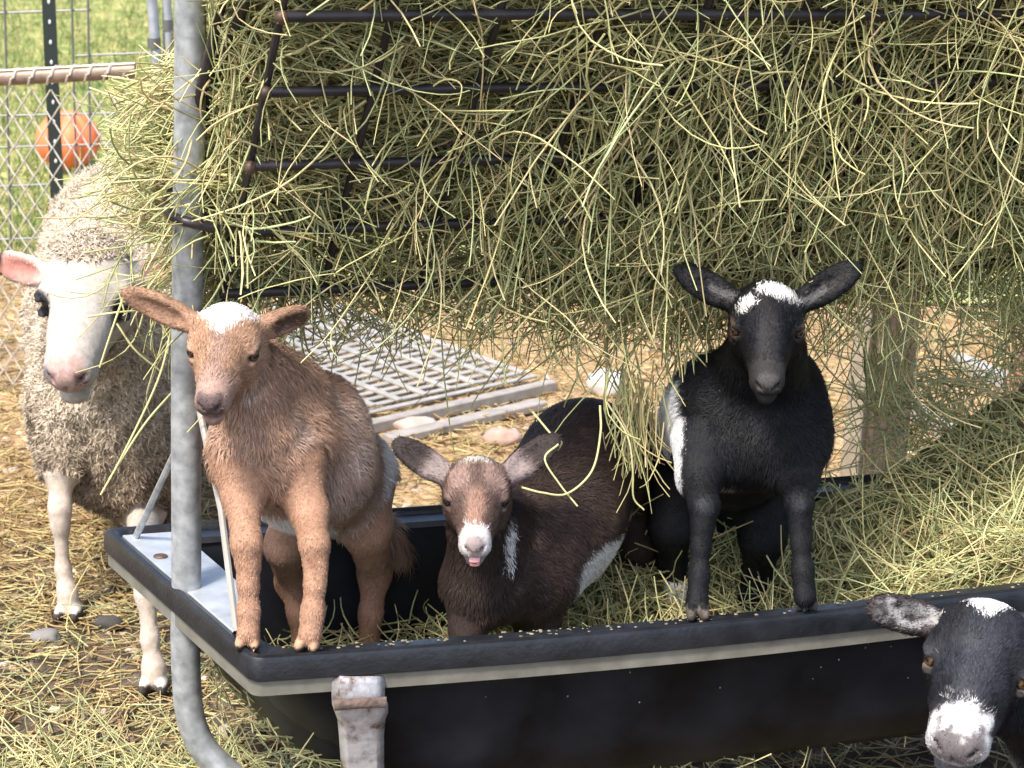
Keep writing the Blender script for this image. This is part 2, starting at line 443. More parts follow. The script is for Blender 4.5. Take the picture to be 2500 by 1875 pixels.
tag(sheet('ground', -60, 60, -4, 120, -0.012, 200, 200, 0.0, 1, M['ground'], 1), 'bare brown dirt with pale wood chips around the feeder', 'ground')
tag(sheet('yard_ground', -4, 4, 1, 9, 0.0, 260, 260, 0.008, 7, M['ground'], 1), 'trampled dirt and pale litter under the animals', 'ground')
tag(sheet('grass_field', -40, 40, 6.15, 100, 0.02, 240, 240, 0.02, 1.5, M['field'], 3), 'sunlit green and yellow meadow behind the fence', 'field')

def litter(n, y0, y1, x0f, x1f, pal, L=(0.03, 0.12), r=(0.0009, 0.002), z=0.004, S=None, lift=0.12, curl=0.5):
    y = RNG.uniform(y0, y1, n); x = y * RNG.uniform(x0f, x1f, n)
    p = np.stack([x, y, z + RNG.uniform(0, 0.012, n)], 1)
    a = RNG.uniform(0, 2 * math.pi, n)
    d = np.stack([np.cos(a), np.sin(a), RNG.normal(0, lift, n)], 1)
    pa = grow(p, d, RNG.uniform(*L, n), 4, curl, 0.02); pa[:, :, 2] = np.maximum(pa[:, :, 2], 0.003)
    S.add(pa, RNG.uniform(*r, n), strand_cols(n, pal))
S = Strands()
litter(9000, 4.0, 6.1, -0.27, 0.27, STRAWC, (0.02, 0.09), (0.0012, 0.0028), S=S)
litter(1800, 3.6, 4.4, -0.34, -0.1, STRAWC, (0.02, 0.09), (0.001, 0.0024), S=S)
litter(2600, 3.05, 4.2, -0.34, -0.12, STRAWC, (0.015, 0.08), (0.001, 0.0022), S=S)
litter(420, 2.95, 3.7, -0.36, -0.08, HAYC * 0.9, (0.06, 0.2), (0.001, 0.002), S=S, curl=1.0)
litter(1500, 2.6, 3.08, -0.34, -0.10, HAYC * 0.95, (0.06, 0.22), (0.001, 0.002), S=S, z=0.015, lift=0.2, curl=1.2)
litter(2200, 2.55, 3.3, 0.02, 0.36, STRAWC * 0.8, (0.03, 0.16), (0.001, 0.0022), S=S)
tag(link('straw_litter', S.mesh('straw_litter'), M['hay']), 'loose yellow straw and chaff strewn over the dirt', 'straw', kind='stuff')

# wood chips and clods: small flattened chunks
mbv = []; 
n = 3000
y = np.concatenate([RNG.uniform(3.2, 6.0, n // 2), RNG.uniform(2.9, 4.3, n // 2)]); x = y * RNG.uniform(-0.36, 0.1, n)
V = []; F = []; C = []
for i in range(n):
    r = random.uniform(0.004, 0.016); a = random.uniform(0, 6.28); c, s_ = math.cos(a), math.sin(a); k = random.uniform(0.3, 0.8)
    b = len(V)
    for (px_, py_, pz_) in ((-1, -k, 0), (1, -k * .7, 0), (.8, k, 0), (-.9, k * .8, 0), (-.6, -k * .5, .5), (.6, -k * .6, .6), (.5, k * .5, .45), (-.5, k * .6, .55)):
        q = random.uniform(.75, 1.25)
        V.append((x[i] + r * q * (px_ * c - py_ * s_), y[i] + r * q * (px_ * s_ + py_ * c), 0.001 + r * pz_))
    F += [(b + 4, b + 5, b + 6, b + 7), (b, b + 1, b + 5, b + 4), (b + 1, b + 2, b + 6, b + 5), (b + 2, b + 3, b + 7, b + 6), (b + 3, b, b + 4, b + 7)]
    dark = y[i] < 4.0 and random.random() < 0.8
    cc = np.array(random.choice([(0.06, 0.045, 0.035), (0.1, 0.075, 0.055), (0.16, 0.12, 0.09)] if dark else [(0.5, 0.36, 0.22), (0.6, 0.47, 0.34), (0.36, 0.24, 0.14), (0.55, 0.45, 0.38)]))
    C += [cc * random.uniform(.7, 1.2)] * 8
M['chip'] = mat('chips', (1, 1, 1), 0.9, spec=0.2, attr=True)
tag(link('wood_chips', fast_mesh('wood_chips', V, F, np.array(C), False), M['chip']), 'scattered wood chips and dark clods on the dirt', 'wood chips', kind='stuff')

# meadow grass seen at the upper left
S = Strands(); n = 7000
y = 6.15 + 8.5 * RNG.uniform(0, 1, n) ** 1.3; x = y * RNG.uniform(-0.27, -0.13, n)
p = np.stack([x, y, np.full(n, 0.0)], 1); d = np.stack([RNG.normal(0, .45, n), RNG.normal(0, .45, n), np.ones(n)], 1)
gp = np.array([(0.18, 0.27, 0.07), (0.30, 0.36, 0.11), (0.50, 0.46, 0.18), (0.60, 0.53, 0.25), (0.13, 0.2, 0.06), (0.42, 0.43, 0.17)])
S.add(grow(p, d, RNG.uniform(0.05, 0.17, n), 4, 1.2, 0.25), RNG.uniform(0.002, 0.005, n), strand_cols(n, gp), taper=0.8)
tag(link('meadow_grass', S.mesh('meadow_grass'), M['hay']), 'short green and straw coloured grass behind the wire fence', 'grass', kind='stuff')

# ------------------------------------------------------------------ fences
M['wire'] = mat('zinc_wire', (0.15, 0.155, 0.15), 0.5, 0.5)
M['link'] = mat('pale_link_wire', (0.5, 0.455, 0.39), 0.5, 0.2)
M['brownpipe'] = mat('brown_pipe', (0.24, 0.17, 0.13), 0.5, 0.3, noise=(30, 0.7, 1.3, 5))
M['tpost'] = mat('dark_green_post', (0.012, 0.02, 0.018), 0.45)
M['stud'] = mat('white_stud', (0.6, 0.62, 0.6), 0.6)
M['greypipe'] = mat('grey_pipe', (0.36, 0.38, 0.42), 0.45, 0.4, noise=(30, 0.7, 1.2, 5))

FY = 5.0
ga, gb = P(-420, 213, FY + 0.02), P(332, 172, FY)
gate = empty('chain_link_gate', (gb[0], FY, 0), 'low chain link gate with brown top rail bound in pale wire', 'gate')
mb = MB(); mb.tube([ga, gb], 0.019, 14); rail = mb.build('top_rail', M['brownpipe'], gate)
mb = MB(); L = np.linalg.norm(gb - ga); n = int(L / 0.045); pts = []
e_ = unit(gb - ga)
for i in range(n):                                   # binding wire wound round the rail
    pts = []
    for t in np.linspace(0, 1, 10):
        a = 2 * math.pi * t; pts.append(ga + e_ * (i + t * 0.9) * 0.045 + R3(0, -1, 0) * 0.0212 * math.cos(a) + R3(0, 0, 1) * 0.0212 * math.sin(a))
    mb.tube(pts, 0.0032, 5)
mb.tube([ga + R3(0, -.012, .0185), gb + R3(0, -.012, .0185)], 0.003, 6)
mb.build('binding_wire', M['link'], rail)
zt = float(ga[2] + gb[2]) / 2 - 0.018; px_, pz_ = 0.0455, 0.0695; mb = MB()
x0 = gb[0] - 0.02; nc = 26; nr = int(zt / (pz_ / 2)) + 1
wq = px_ / 2
for i in range(2 * nc):
    pts = []
    for k in range(nr + 1):
        zz = zt - k * pz_ / 2
        if zz < 0.0: break
        pts.append(R3(x0 - i * wq - wq * ((k + i) % 2), FY - 0.002 + (0.003 if (k + i) % 2 else -0.003), zz))
    mb.tube(pts, 0.0021, 5)
mb.build('wire_mesh', M['link'], gate)
# hinge pipes beside the gate
for (u0, u1, vv, yy, r, lab) in ((364, 386, 190, FY - 0.12, 0.0125, 'grey steel pipe standing at the end of the brown gate rail'),
                                 (402, 416, 130, FY + 0.12, 0.010, 'thinner grey pipe just right of the other fence pipe')):
    a = P(u0, -90, yy); b = P(u1, vv, yy); g = b + (b - a) * (b[2] / (a[2] - b[2])); g[2] = -0.02
    o = empty('fence_pipe', g, lab, 'fence post', 'grey pipes at the gate end')
    mb = MB(); mb.tube([g, a], r, 12); mb.build('pipe', M['greypipe'], o)
    mb = MB(); c = P(u0 + (u1 - u0) * .55, 105 if vv > 150 else 60, yy); e_ = unit(a - g) * 0.012
    mb.tube([c - e_, c + e_], r + 0.003, 12); mb.build('collar', M['wire'], o)
# steel T post with pale studs
a = P(118, -60, 5.75); b = P(139, 420, 5.75); g = b + (b - a) * (b[2] / (a[2] - b[2])); e_ = unit(a - g)
tp = empty('steel_fence_post', g, 'dark green steel T post with pale studs up its face', 'fence post')
prof = [(-.018, -.012), (.018, -.012), (.018, -.006), (.004, -.006), (.004, .02), (-.004, .02), (-.004, -.006), (-.018, -.006)]
mb = MB(); mb.sweep([g, a], [(x_, y_) for x_, y_ in prof][::-1], up=(0, 1, 0)); mb.build('post_body', M['tpost'], tp)
for k in range(18):
    mb = MB(); mb.ico(g + e_ * (0.06 + 0.054 * k) + R3(0.001, -.0135, 0), (.004, .003, .007), 1); mb.build('stud', M['stud'], tp)
# welded wire panel behind the post
WY = 6.1; wf = empty('wire_panel_fence', (P(110, 300, WY)[0], WY, 0), 'grey welded wire stock panel behind the gate', 'fence')
mb = MB()
for (u0, u1) in ((8, 22), (172, 186), (213, 221), (-160, -140), (398, 402), (560, 560)):
    a = P(u0, -120, WY); b = P(u1, 420, WY); g = b + (b - a) * (b[2] / (a[2] - b[2])); g[2] = 0; mb.tube([g, a], 0.0038, 6)
for (ua, va, ub, vb) in ((-400, 45, 222, 24), (185, 136, 640, 118), (-400, 292, 640, 268), (-400, 372, 640, 340), (-400, 470, 640, 430), (-400, 600, 640, 560), (-400, 760, 640, 720)):
    mb.tube([P(ua, va, WY + .006), P(ub, vb, WY + .006)], 0.0034, 6)
mb.build('welded_wire', M['wire'], wf)
# orange ball on the grass
def ball():
    r = 0.115; c = PZ(165, 390, 0.05); c = P(166, 342, 7.6); 
    r = 78 * mpp(c); c[2] = max(c[2], r + .02)
    t = np.linspace(0, math.pi, 33); V = []; F = []; nn = 64
    for i, a in enumerate(t):
        for j in range(nn):
            b = 2 * math.pi * j / nn; rr = r * (1 - 0.09 * abs(math.cos(b * 4)) ** 6 * math.sin(a) ** .5)
            V.append(c + rr * R3(math.sin(a) * math.cos(b), math.sin(a) * math.sin(b), math.cos(a) * .92))
    for i in range(32):
        for j in range(nn):
            F.append((i * nn + j, (i + 1) * nn + j, (i + 1) * nn + (j + 1) % nn, i * nn + (j + 1) % nn))
    return c, r, V, F
c, r, V, F = ball()
M['orange'] = mat('orange_rubber', (0.9, 0.19, 0.07), 0.6, noise=(12, 0.85, 1.1, 4), bump=(120, 0.2, 0.002))
tag(link('orange_ball', fast_mesh('orange_ball', V, F), M['orange']), 'bright orange ribbed ball on the grass behind the fence post', 'ball')

# ------------------------------------------------------------------ things lying behind the feeder
M['white'] = mat('white_plastic', (0.34, 0.32, 0.29), 0.5, noise=(20, 0.8, 1.1, 4))
M['greywood'] = mat('grey_board', (0.3, 0.27, 0.24), 0.8, noise=(30, 0.75, 1.15, 5))
M['woodlit'] = mat('lit_weathered_wood', (0.34, 0.275, 0.2), 0.85, noise=(26, 0.7, 1.2, 6), bump=(40, .3, .004))  # sunlit face of the post, light put into the colour
M['woodshade'] = mat('shaded_brown_wood', (0.1, 0.072, 0.052), 0.85, noise=(40, 0.6, 1.6, 6), bump=(60, .3, .004))  # shaded face of the same post, shade put into the colour
M['woodred'] = mat('reddish_wood', (0.34, 0.19, 0.12), 0.85, noise=(25, 0.7, 1.3, 5))
g0 = PZ(905, 1030, 0.032); g1 = PZ(1315, 938, 0.032); g2 = PZ(770, 855, 0.032)
ex = unit(g1 - g0); ey = g2 - g0; ey = unit(ey - ex * (ey @ ex)); wl = np.linalg.norm(g1 - g0) + .05; hl = 1.0; ez = R3(0, 0, 1)
g0 = g0 - ex * 0.12; wl += .12
pn = empty('slatted_floor_panel', (g0[0], g0[1], 0), 'white slatted floor panel lying on the straw', 'panel')
mb = MB(); ns = 22
for k in range(ns):
    c = g0 + ey * (0.06 + (hl - .1) * k / ns) + ex * wl / 2; mb.obox(c, ex * (wl / 2 - .01), ey * 0.009, ez * 0.003)
mb.build('slat', M['white'], pn, 0.002)
mb = MB()
for k in range(9):
    c = g0 + ex * (0.03 + (wl - .06) * k / 8) + ey * (hl / 2 + .03) + ez * 0.006; mb.obox(c, ex * 0.009, ey * (hl / 2 - .05), ez * 0.004)
mb.build('cross_bar', M['white'], pn, 0.002)
mb = MB(); mb.obox(g0 + ex * wl / 2 - ez * .012, ex * wl / 2, ey * 0.016, ez * 0.014); mb.build('edge_board', M['greywood'], pn, 0.003)
mb = MB(); mb.obox(g0 + ex * (wl / 2 + .0) - ey * 0.08 - ez * .02, ex * wl / 2.9, ey * 0.022, ez * 0.01)
tag(mb.build('grey_board', M['greywood'], None, 0.003), 'grey weathered board on the straw along the white panel', 'board')
def rock(u, v, r, col, label, seed):
    import bmesh
    c = PZ(u, v, 0.0); bm = bmesh.new(); bmesh.ops.create_icosphere(bm, subdivisions=3, radius=1); V = np.array([q.co for q in bm.verts])
    V *= (1 + 0.25 * vnoise(V, 1.5, seed) + .1 * vnoise(V, 4, seed))[:, None]; V = V * np.array(r) + c + R3(0, 0, r[2] * .6)
    F = np.array([[q.index for q in f.verts] for f in bm.faces]); bm.free()
    m = mat('stone', col, 0.9, noise=(25, 0.75, 1.15, 5), bump=(40, .4, .01))
    tag(link('rock', fast_mesh('rock', V, F), m), label, 'rock')
rock(1483, 962, (.048, .045, .04), (0.52, 0.49, 0.46), 'white rounded rock on the straw under the hanging hay', 2)
rock(1225, 1085, (.045, .035, .026), (0.4, 0.28, 0.23), 'pinkish flat stone on straw above the brown kid', 5)
rock(1005, 1050, (.06, .035, .02), (0.46, 0.35, 0.3), 'pale pink stone beside the grey board', 8)
rock(262, 1535, (.03, .022, .016), (0.05, 0.045, 0.04), 'small dark stone beside the sheep front hoof', 9)
rock(115, 1565, (.028, .02, .014), (0.2, 0.19, 0.18), 'small grey stone in front of the sheep hoof', 12)

# wooden post, sun and shade painted into its two face colours, boards and netting at the right
wp = PZ(2120, 1180, 0.0); wp = P(2108, 1150, 4.0); wp[2] = 0
tc_ = empty('wooden_post', wp, 'weathered square wooden post under the hanging hay', 'post')
fx, fy = unit(R3(-1.0, .75, 0)), unit(R3(1, .42, 0))
def slab(mb, a, b, y0, y1): mb.obox(wp + a * (y0 + y1) / 2 + b * .003 + R3(0, 0, .4), a * (y1 - y0) / 2, b * .02, R3(0, 0, .45))
mb = MB(); c = wp + fx * .019 + R3(0, .01, .42); mb.obox(c, fx * .019, unit(R3(.75, 1, 0)) * .02, R3(0, 0, .45)); mb.build('lit_plank', M['woodlit'], tc_, .003)
mb = MB(); c = wp + fy * .046 + R3(0, .012, .42); mb.obox(c, fy * .043, unit(R3(-.42, 1, 0)) * .02, R3(0, 0, .448)); mb.build('shaded_plank', M['woodshade'], tc_, .003)
def board(u0, v0, u1, v1, wdt, h, m, label, z=.02):
    a, b = PZ(u0, v0, z), PZ(u1, v1, z); e = unit(b - a); sd = unit(np.cross(e, R3(0, 0, 1))); mb = MB()
    mb.obox((a + b) / 2, (b - a) / 2, sd * wdt, R3(0, 0, h)); tag(mb.build('board', m, None, .003), label, 'board')
board(2335, 880, 2560, 975, .02, .02, M['white'], 'thin white board slanting over the ground at the right edge')
board(2205, 985, 2400, 1110, .02, .02, M['greywood'], 'short pale board on the ground right of the wooden post')
a = P(2475, 960, 4.9); a[2] = 0; mb = MB(); mb.obox(a + R3(.05, 0, .3), R3(.055, .02, 0), R3(-.006, .015, 0), R3(0.03, 0, .32)); tag(mb.build('leaning_plank', M['woodred'], None, .003), 'reddish brown plank standing at the right edge', 'plank')
mb = MB(); c0 = P(2365, 905, 4.7); c0[2] = 0.0
for i in range(4):
    for sg in (-1, 1):
        a = c0 + R3(.045 * i - .05, .0, 0.02); mb.tube([a, a + R3(sg * .16, .05, .3)], .0022, 5)
tag(mb.build('wire_netting', M['bar'], None), 'dark wire netting standing behind the hay at right', 'netting')

# ------------------------------------------------------------------ hay feeder
RIM = 0.44
Nn, Bb, Rr = PZ(613, 1613, RIM), PZ(244, 1289, RIM), PZ(2500, 1444, RIM)
E1, E2 = unit(Rr - Nn), unit(Bb - Nn); WID = float(np.linalg.norm(Bb - Nn)); LEN = 1.75
def TQ(s, t, z):                                    # trough coordinates: along, across, height
    q = Nn + E1 * s + E2 * t; q = q.copy(); q[2] = z
    bow = 0.022 * math.sin(math.pi * min(max(s / 1.12, 0), 1)) * (1 - t / WID)
    return q - unit(np.cross(E1, R3(0, 0, -1))) * 0 + R3(0.29, -0.957, 0) * bow
feeder = empty('hay_feeder', TQ(.06, WID / 2, 0), 'galvanised hay feeder with black plastic trough under a dark bar rack', 'hay feeder')
def ring(z, i_s, i_e, rc, n=6, ns=14):
    rc = max(rc, .004); pts = []
    s0, s1, t0, t1 = i_e, LEN - i_e, i_s, WID - i_s
    cs = [((s0 + rc, t0 + rc), math.pi, 1.5 * math.pi), ((s1 - rc, t0 + rc), 1.5 * math.pi, 2 * math.pi), ((s1 - rc, t1 - rc), 0, .5 * math.pi), ((s0 + rc, t1 - rc), .5 * math.pi, math.pi)]
    for k, ((cx, cy), a0, a1) in enumerate(cs):
        for a in np.linspace(a0, a1, n): pts.append((cx + rc * math.cos(a), cy + rc * math.sin(a)))
        nx_ = cs[(k + 1) % 4]; e = (nx_[0][0] + rc * math.cos(nx_[1]), nx_[0][1] + rc * math.sin(nx_[1]))
        st = pts[-1]; m_ = ns if k in (0, 2) else 4
        for t in np.linspace(0, 1, m_ + 2)[1:-1]: pts.append((st[0] + (e[0] - st[0]) * t, st[1] + (e[1] - st[1]) * t))
    return [TQ(s, t, z) for s, t in pts]
def loft(name, prof, m, parent, cap0=False, cap1=False):
    mb = MB(); R = [ring(*p_) for p_ in prof]; k = len(R[0]); V = [q for r_ in R for q in r_]; F = []
    for i in range(len(R) - 1):
        for j in range(k):
            F.append((i * k + j, i * k + (j + 1) % k, (i + 1) * k + (j + 1) % k, (i + 1) * k + j))
    if cap0: F.append(tuple(range(k))[::-1])
    if cap1: F.append(tuple((len(R) - 1) * k + j for j in range(k)))
    mb.add(V, F, True); return mb.build(name, m, parent)
loft('trough', [(.172, .15, .24, .05), (.175, .12, .2, .08), (.195, .09, .155, .1), (.25, .07, .115, .1), (.33, .060, .08, .09), (.40, .055, .060, .06), (.424, .052, .052, .04),
                (.4225, .034, .034, .03), (.40, .038, .04, .04), (.36, .042, .062, .06), (.31, .05, .09, .09), (.25, .058, .13, .11), (.20, .076, .18, .12), (.172, .11, .22, .1), (.166, .15, .25, .06)],
     M['plastic'], feeder, True, True)
loft('rim', [(.4250, .056, .056, .03), (.4325, .050, .050, .03), (.4335, .030, .030, .022), (.433, .019, .019, .02), (.4395, .0155, .0155, .02), (.4425, .010, .010, .018), (.4405, .004, .004, .016), (.435, .0012, .0012, .015),
             (.410, .0, .0, .015), (.4075, .003, .003, .012), (.4240, .006, .006, .012), (.4240, .05, .05, .02)], M['lip'], feeder)
loft('support_rail', [(.4080, .0055, .0055, .012), (.4080, .031, .031, .01), (.386, .031, .031, .01), (.384, .028, .028, .01), (.384, .009, .009, .012), (.386, .0055, .0055, .012), (.4080, .0055, .0055, .012)], M['rail'], feeder)
# flat plate across the end
mb = MB(); z0 = .4345
pl = [TQ(.020, .105, z0), TQ(.10, .205, z0), TQ(.105, WID - .035, z0), TQ(.020, WID - .035, z0)]
mb.box8([q for q in pl] + [q + R3(0, 0, .005) for q in pl]); plate = mb.build('end_plate', M['plate'], feeder, .0015)
mb = MB(); q = PZ(392, 1358, .4405); mb.ico(q, (.011, .009, .0035), 2); mb.build('bolt_head', M['rust'], plate)
# post
pb = PZ(455, 1430, RIM); py = pb[1]; PR = .0207
path = smooth_path([P(466, -160, py - .03), P(463, 300, py - .02), P(455, 900, py), pb, P(452, 1560, py), P(458, 1700, py), P(472, 1775, py), P(505, 1838, py), P(575, 1905, py)], 6)
path[:, 2] = np.maximum(path[:, 2], .02)
mb = MB(); mb.tube(path, PR, 20, up=(.2, 1, .1)); post = mb.build('post', M['galv'], feeder)
mb = MB(); a = PZ(330, 1314, z0 + .003); b = P(470, 1015, py + .035); mb.tube([a, b], .0052, 8); mb.build('brace_rod', M['galv'], feeder)
mb = MB(); a = PZ(577, 1540, z0 + .003); b = P(478, 960, py + .005); mb.tube([a, P(540, 1245, a[1] + .06), b], .0048, 8); mb.build('brace_rod', M['white'], feeder)
# leg bracket on the near side
def legpt(u, v, off):
    s_ = None; q = P(u, v, 2.6); y = TQ(float((q - Nn) @ E1), 0.0, 0)[1]
    return P(u, v, y - off)
rows = [(1652, 820, 932, .001), (1668, 815, 934, -.004), (1700, 814, 934, -.005), (1716, 815, 942, -.007), (1736, 822, 943, -.006), (1752, 828, 936, -.001), (1790, 832, 932, .006), (1875, 838, 932, .012), (2050, 842, 934, .016), (2330, 846, 934, .016)]
mb = MB(); V = []; F = []; cols_ = 7
for v, u0, u1, off in rows:
    for k in range(cols_):
        t = k / (cols_ - 1); edge = .010 if k in (0, cols_ - 1) else 0.0
        V.append(legpt(u0 + (u1 - u0) * t, v, -off - .012 + .003 - edge * -1 * .9 if False else .004 + (-off) * .9 - edge))
for i in range(len(rows) - 1):
    for k in range(cols_ - 1):
        b = i * cols_ + k; F.append((b, b + cols_, b + cols_ + 1, b + 1))
mb.add(V, F, True); lg = mb.build('leg_bracket', None, feeder)
sm = lg.modifiers.new('thick', 'SOLIDIFY'); sm.thickness = .004; sm.offset = 1
M['legmetal'] = mat('worn_leg_metal', (0, 0, 0), .42, .55, noise=(34, 0, 0, 7), bump=(90, .3, .003),
                    ramp=[(.36, (.16, .1, .075)), (.45, (.4, .37, .37)), (.58, (.55, .55, .58)), (.68, (.62, .57, .5))])
lg.data.materials.append(M['legmetal'])
mb = MB(); mb.sweep([legpt(816, 1722, .016), legpt(880, 1716, .018), legpt(942, 1714, .016)], [(.0035 * math.cos(-a), .008 * math.sin(-a)) for a in np.linspace(0, 6.283, 9, endpoint=False)]); mb.build('rusty_weld', mat('rust', (.15, .105, .085), .85, noise=(80, .5, 1.3, 5), bump=(150, .6, .004)), lg)

# rack of bars over the trough
KA, KB = P(686, 38, 2.60), P(545, 715, 2.80)
PU = unit(KA - KB); PL = float(np.linalg.norm(KA - KB)); PN = unit(np.cross(E1, PU));
if PN @ FW > 0: PN = -PN
def K(s, t, d=0.0): return KB + E1 * s + PU * t + PN * d     # rack coordinates: along, up the bars, out towards the front
tz = lambda v: PL * (715 - v) / (715 - 38.0)
rack = bpy.data.objects.new('hay_rack', None)
hb = [38, 208, 385, 548, 715]
for v in hb + [-130]:
    mb = MB(); t = tz(v)
    if v == 548:
        pts = smooth_path([P(445, 440, py + .05), P(414, 480, py + .012), P(412, 520, py - .028), P(470, 545, py - .052), K(.02, t, .004), K(.2, t, .002)], 5)
        mb.tube(np.concatenate([pts, [K(.6, t), K(1.2, t - .004), K(1.7, t)]]), .0068, 10)
    else:
        mb.tube([K(-.004, t, .002), K(.3, t, 0), K(.8, t - .003), K(1.7, t)], .0068 if v > 100 else .0075, 10)
    mb.build('horizontal_bar', M['bar'], feeder)
for k in range(13):
    mb = MB(); s_ = .002 + .1385 * k; mb.tube([K(s_, -.02, -.008), K(s_, tz(-200), -.008)], .0055, 8); mb.build('upright_bar', M['bar'], feeder)
for v in hb[:3]:
    mb = MB(); mb.ico(K(0, tz(v), .004), (.009, .009, .0095), 2); mb.build('rusty_joint', M['rust'], feeder)
for (u0, v0, u1, v1, y0, y1, r) in ((612, -40, 474, 318, 2.635, py + .03, .0085), (556, -60, 432, 470, 2.66, 2.80, .0068)):
    mb = MB(); mb.tube([P(u0, v0, y0), P(u1, v1, y1)], r, 10); mb.build('end_bar', M['bar'], feeder)

# ------------------------------------------------------------------ hay in the rack
def tlow(s): return np.interp(s, [-.3, -.1, 0, .2, .38, .5, .62, .75, .9, 1.05, 1.2, 1.5], [.12, .04, -.045, -.05, -.05, -.075, -.10, -.10, -.07, -.05, -.045, -.04])
TT = tz(-190)
def core():
    s = np.linspace(-.06, 1.6, 90); V = []; F = []; nt_ = 46
    for i, si in enumerate(s):
        lo = tlow(si) + .035
        for j in range(nt_):
            t = lo + (TT - lo) * j / (nt_ - 1); V.append((si, t))
    q = np.array(V); X = KB + q[:, :1] * E1 + q[:, 1:] * PU
    d = -.075 + .02 * vnoise(X, 16, 3) + .012 * vnoise(X, 40, 4)
    lowf = np.clip((q[:, 1] - tlow(q[:, 0]) - .035) / .1, 0, 1); d -= .09 * (1 - lowf) ** 2
    d -= .12 * np.clip((.0 - q[:, 0]) / .08, 0, 1) ** 2
    A = X + PN * d[:, None]; Bk = X * 1.0; Bk += PN * (-.3); n0 = len(A)
    f = []; ns_ = len(s); idx = np.arange(n0).reshape(ns_, nt_)
    f = np.stack([idx[:-1, :-1], idx[1:, :-1], idx[1:, 1:], idx[:-1, 1:]], -1).reshape(-1, 4)
    g = f[:, ::-1] + n0; side = []
    loop = list(idx[:, 0]) + list(idx[-1, 1:]) + list(idx[-2::-1, -1]) + list(idx[0, -2:0:-1])
    for a, b in zip(loop, loop[1:] + loop[:1]): side.append((b, a, a + n0, b + n0))
    return fast_mesh('rack_hay', np.concatenate([A, Bk]), np.concatenate([f, g, np.array(side)]))
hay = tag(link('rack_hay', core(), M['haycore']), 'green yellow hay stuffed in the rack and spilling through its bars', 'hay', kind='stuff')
def wpos(s, t, d): return KB + s[:, None] * E1 + t[:, None] * PU + d[:, None] * PN
def inplane(ang, out): return np.cos(ang)[:, None] * E1 + np.sin(ang)[:, None] * PU + out[:, None] * PN
S = Strands(); S.boxes = [(428, 505, -60, 400, py + .02, .12), (428, 500, 560, 700, py + .02, .3), (0, 330, -80, 170, 9, .03), (330, 425, -80, 130, 9, .12), (0, 235, 150, 420, 9, .05), (1770, 1960, 660, 1100, 2.92, .0), (60, 345, 560, 1010, 3.5, .12), (1985, 2110, 880, 1200, 3.7, .05), (2215, 2520, 865, 1200, 3.7, .2), (2110, 2225, 1000, 1250, 3.7, .1),
    (690, 1750, 8, 56, 3.1, .2), (1750, 2500, -10, 34, 3.1, .22), (640, 1250, 188, 224, 3.0, .5), (1750, 2500, 150, 190, 3.1, .5), (640, 1000, 370, 400, 3.0, .5), (470, 620, -60, 300, 2.65, .5), (1270, 1470, 930, 1080, 3.1, .12), (780, 1250, 960, 1240, 3.3, .15)]
def hay_layer(n, d0, d1, ang_sd, L, r, grav, curl=.9, vert=0.0, s0=-.12, s1=1.45, kink=.05, dark=1.0, tpow=1.0, dark_t=None):
    s = RNG.uniform(s0, s1, n); lo = tlow(s); t = lo + (TT - lo) * RNG.uniform(0, 1, n) ** tpow
    d = RNG.uniform(d0, d1, n)
    ang = RNG.normal(0, ang_sd, n) + math.pi * RNG.integers(0, 2, n)
    vm = RNG.uniform(0, 1, n) < vert; ang[vm] = -math.pi / 2 + RNG.normal(0, .38, vm.sum())
    pa = grow(wpos(s, t, d), inplane(ang, RNG.normal(0, .2, n)), RNG.uniform(*L, n), 8, curl, grav, kink)
    S.add(pa, RNG.uniform(*r, n), strand_cols(n, HAYC) * dark)
bx_ = S.boxes; S.boxes = bx_[:5]
hay_layer(6500, -.095, -.03, .45, (.08, .26), (.0008, .0017), .02, .7, .12, s0=-.06, dark=.92)  # back layer, dimmed in colour to stand in for shade in deep gaps
S.boxes = bx_
hay_layer(2600, -.06, -.02, .5, (.1, .28), (.0010, .0021), .04, .8, .3, s0=-.05)
hay_layer(900, -.012, .012, .7, (.08, .26), (.0012, .0022), .07, 1.1, .6, s0=.4)
hay_layer(700, -.06, .0, 1.0, (.02, .05), (.0018, .0034), .05, 1.5, .5, s0=-.05, dark=.95)      # broken leaf bits and seed heads
hay_layer(500, -.07, -.01, .5, (.1, .25), (.0010, .0018), .03, .8, .3, s0=-.05, dark=.5)         # old brown stems
# loose stems hanging down in front of the bars, thickest right of centre
n = 1900; s = np.clip(RNG.normal(.82, .34, n), .1, 1.45); lo = tlow(s); t = lo + (TT - lo) * RNG.uniform(.1, 1.0, n)
pa = grow(wpos(s, t, RNG.uniform(.0, .03, n)), inplane(RNG.normal(-math.pi / 2, .6, n), RNG.uniform(-.05, .4, n)), RNG.uniform(.08, .28, n), 9, .75, .18, .07)
S.add(pa, RNG.uniform(.0010, .0021, n), strand_cols(n, HAYC) * 1.08)
# long arching stems on the outside
n = 120; s = RNG.uniform(-.02, 1.4, n); t = RNG.uniform(.0, TT, n)
pa = grow(wpos(s, t, RNG.uniform(.015, .04, n)), inplane(RNG.uniform(-math.pi, math.pi, n), RNG.uniform(.05, .3, n)), RNG.uniform(.12, .32, n), 12, 1.3, .2, .06)
S.add(pa, RNG.uniform(.0010, .0019, n), strand_cols(n, HAYC[[0, 2, 6]]) * 1.05)
# fringe under the rack
n = 1100; s = RNG.uniform(-.05, 1.45, n); t = tlow(s) + RNG.uniform(-.01, .07, n)
pa = grow(wpos(s, t, RNG.uniform(-.12, .01, n)), inplane(RNG.normal(-math.pi / 2, .75, n), RNG.normal(0, .3, n)), RNG.uniform(.04, .15, n), 8, 1.2, .15, .07)
S.add(pa, RNG.uniform(.0009, .0018, n), strand_cols(n, HAYC) * .85)
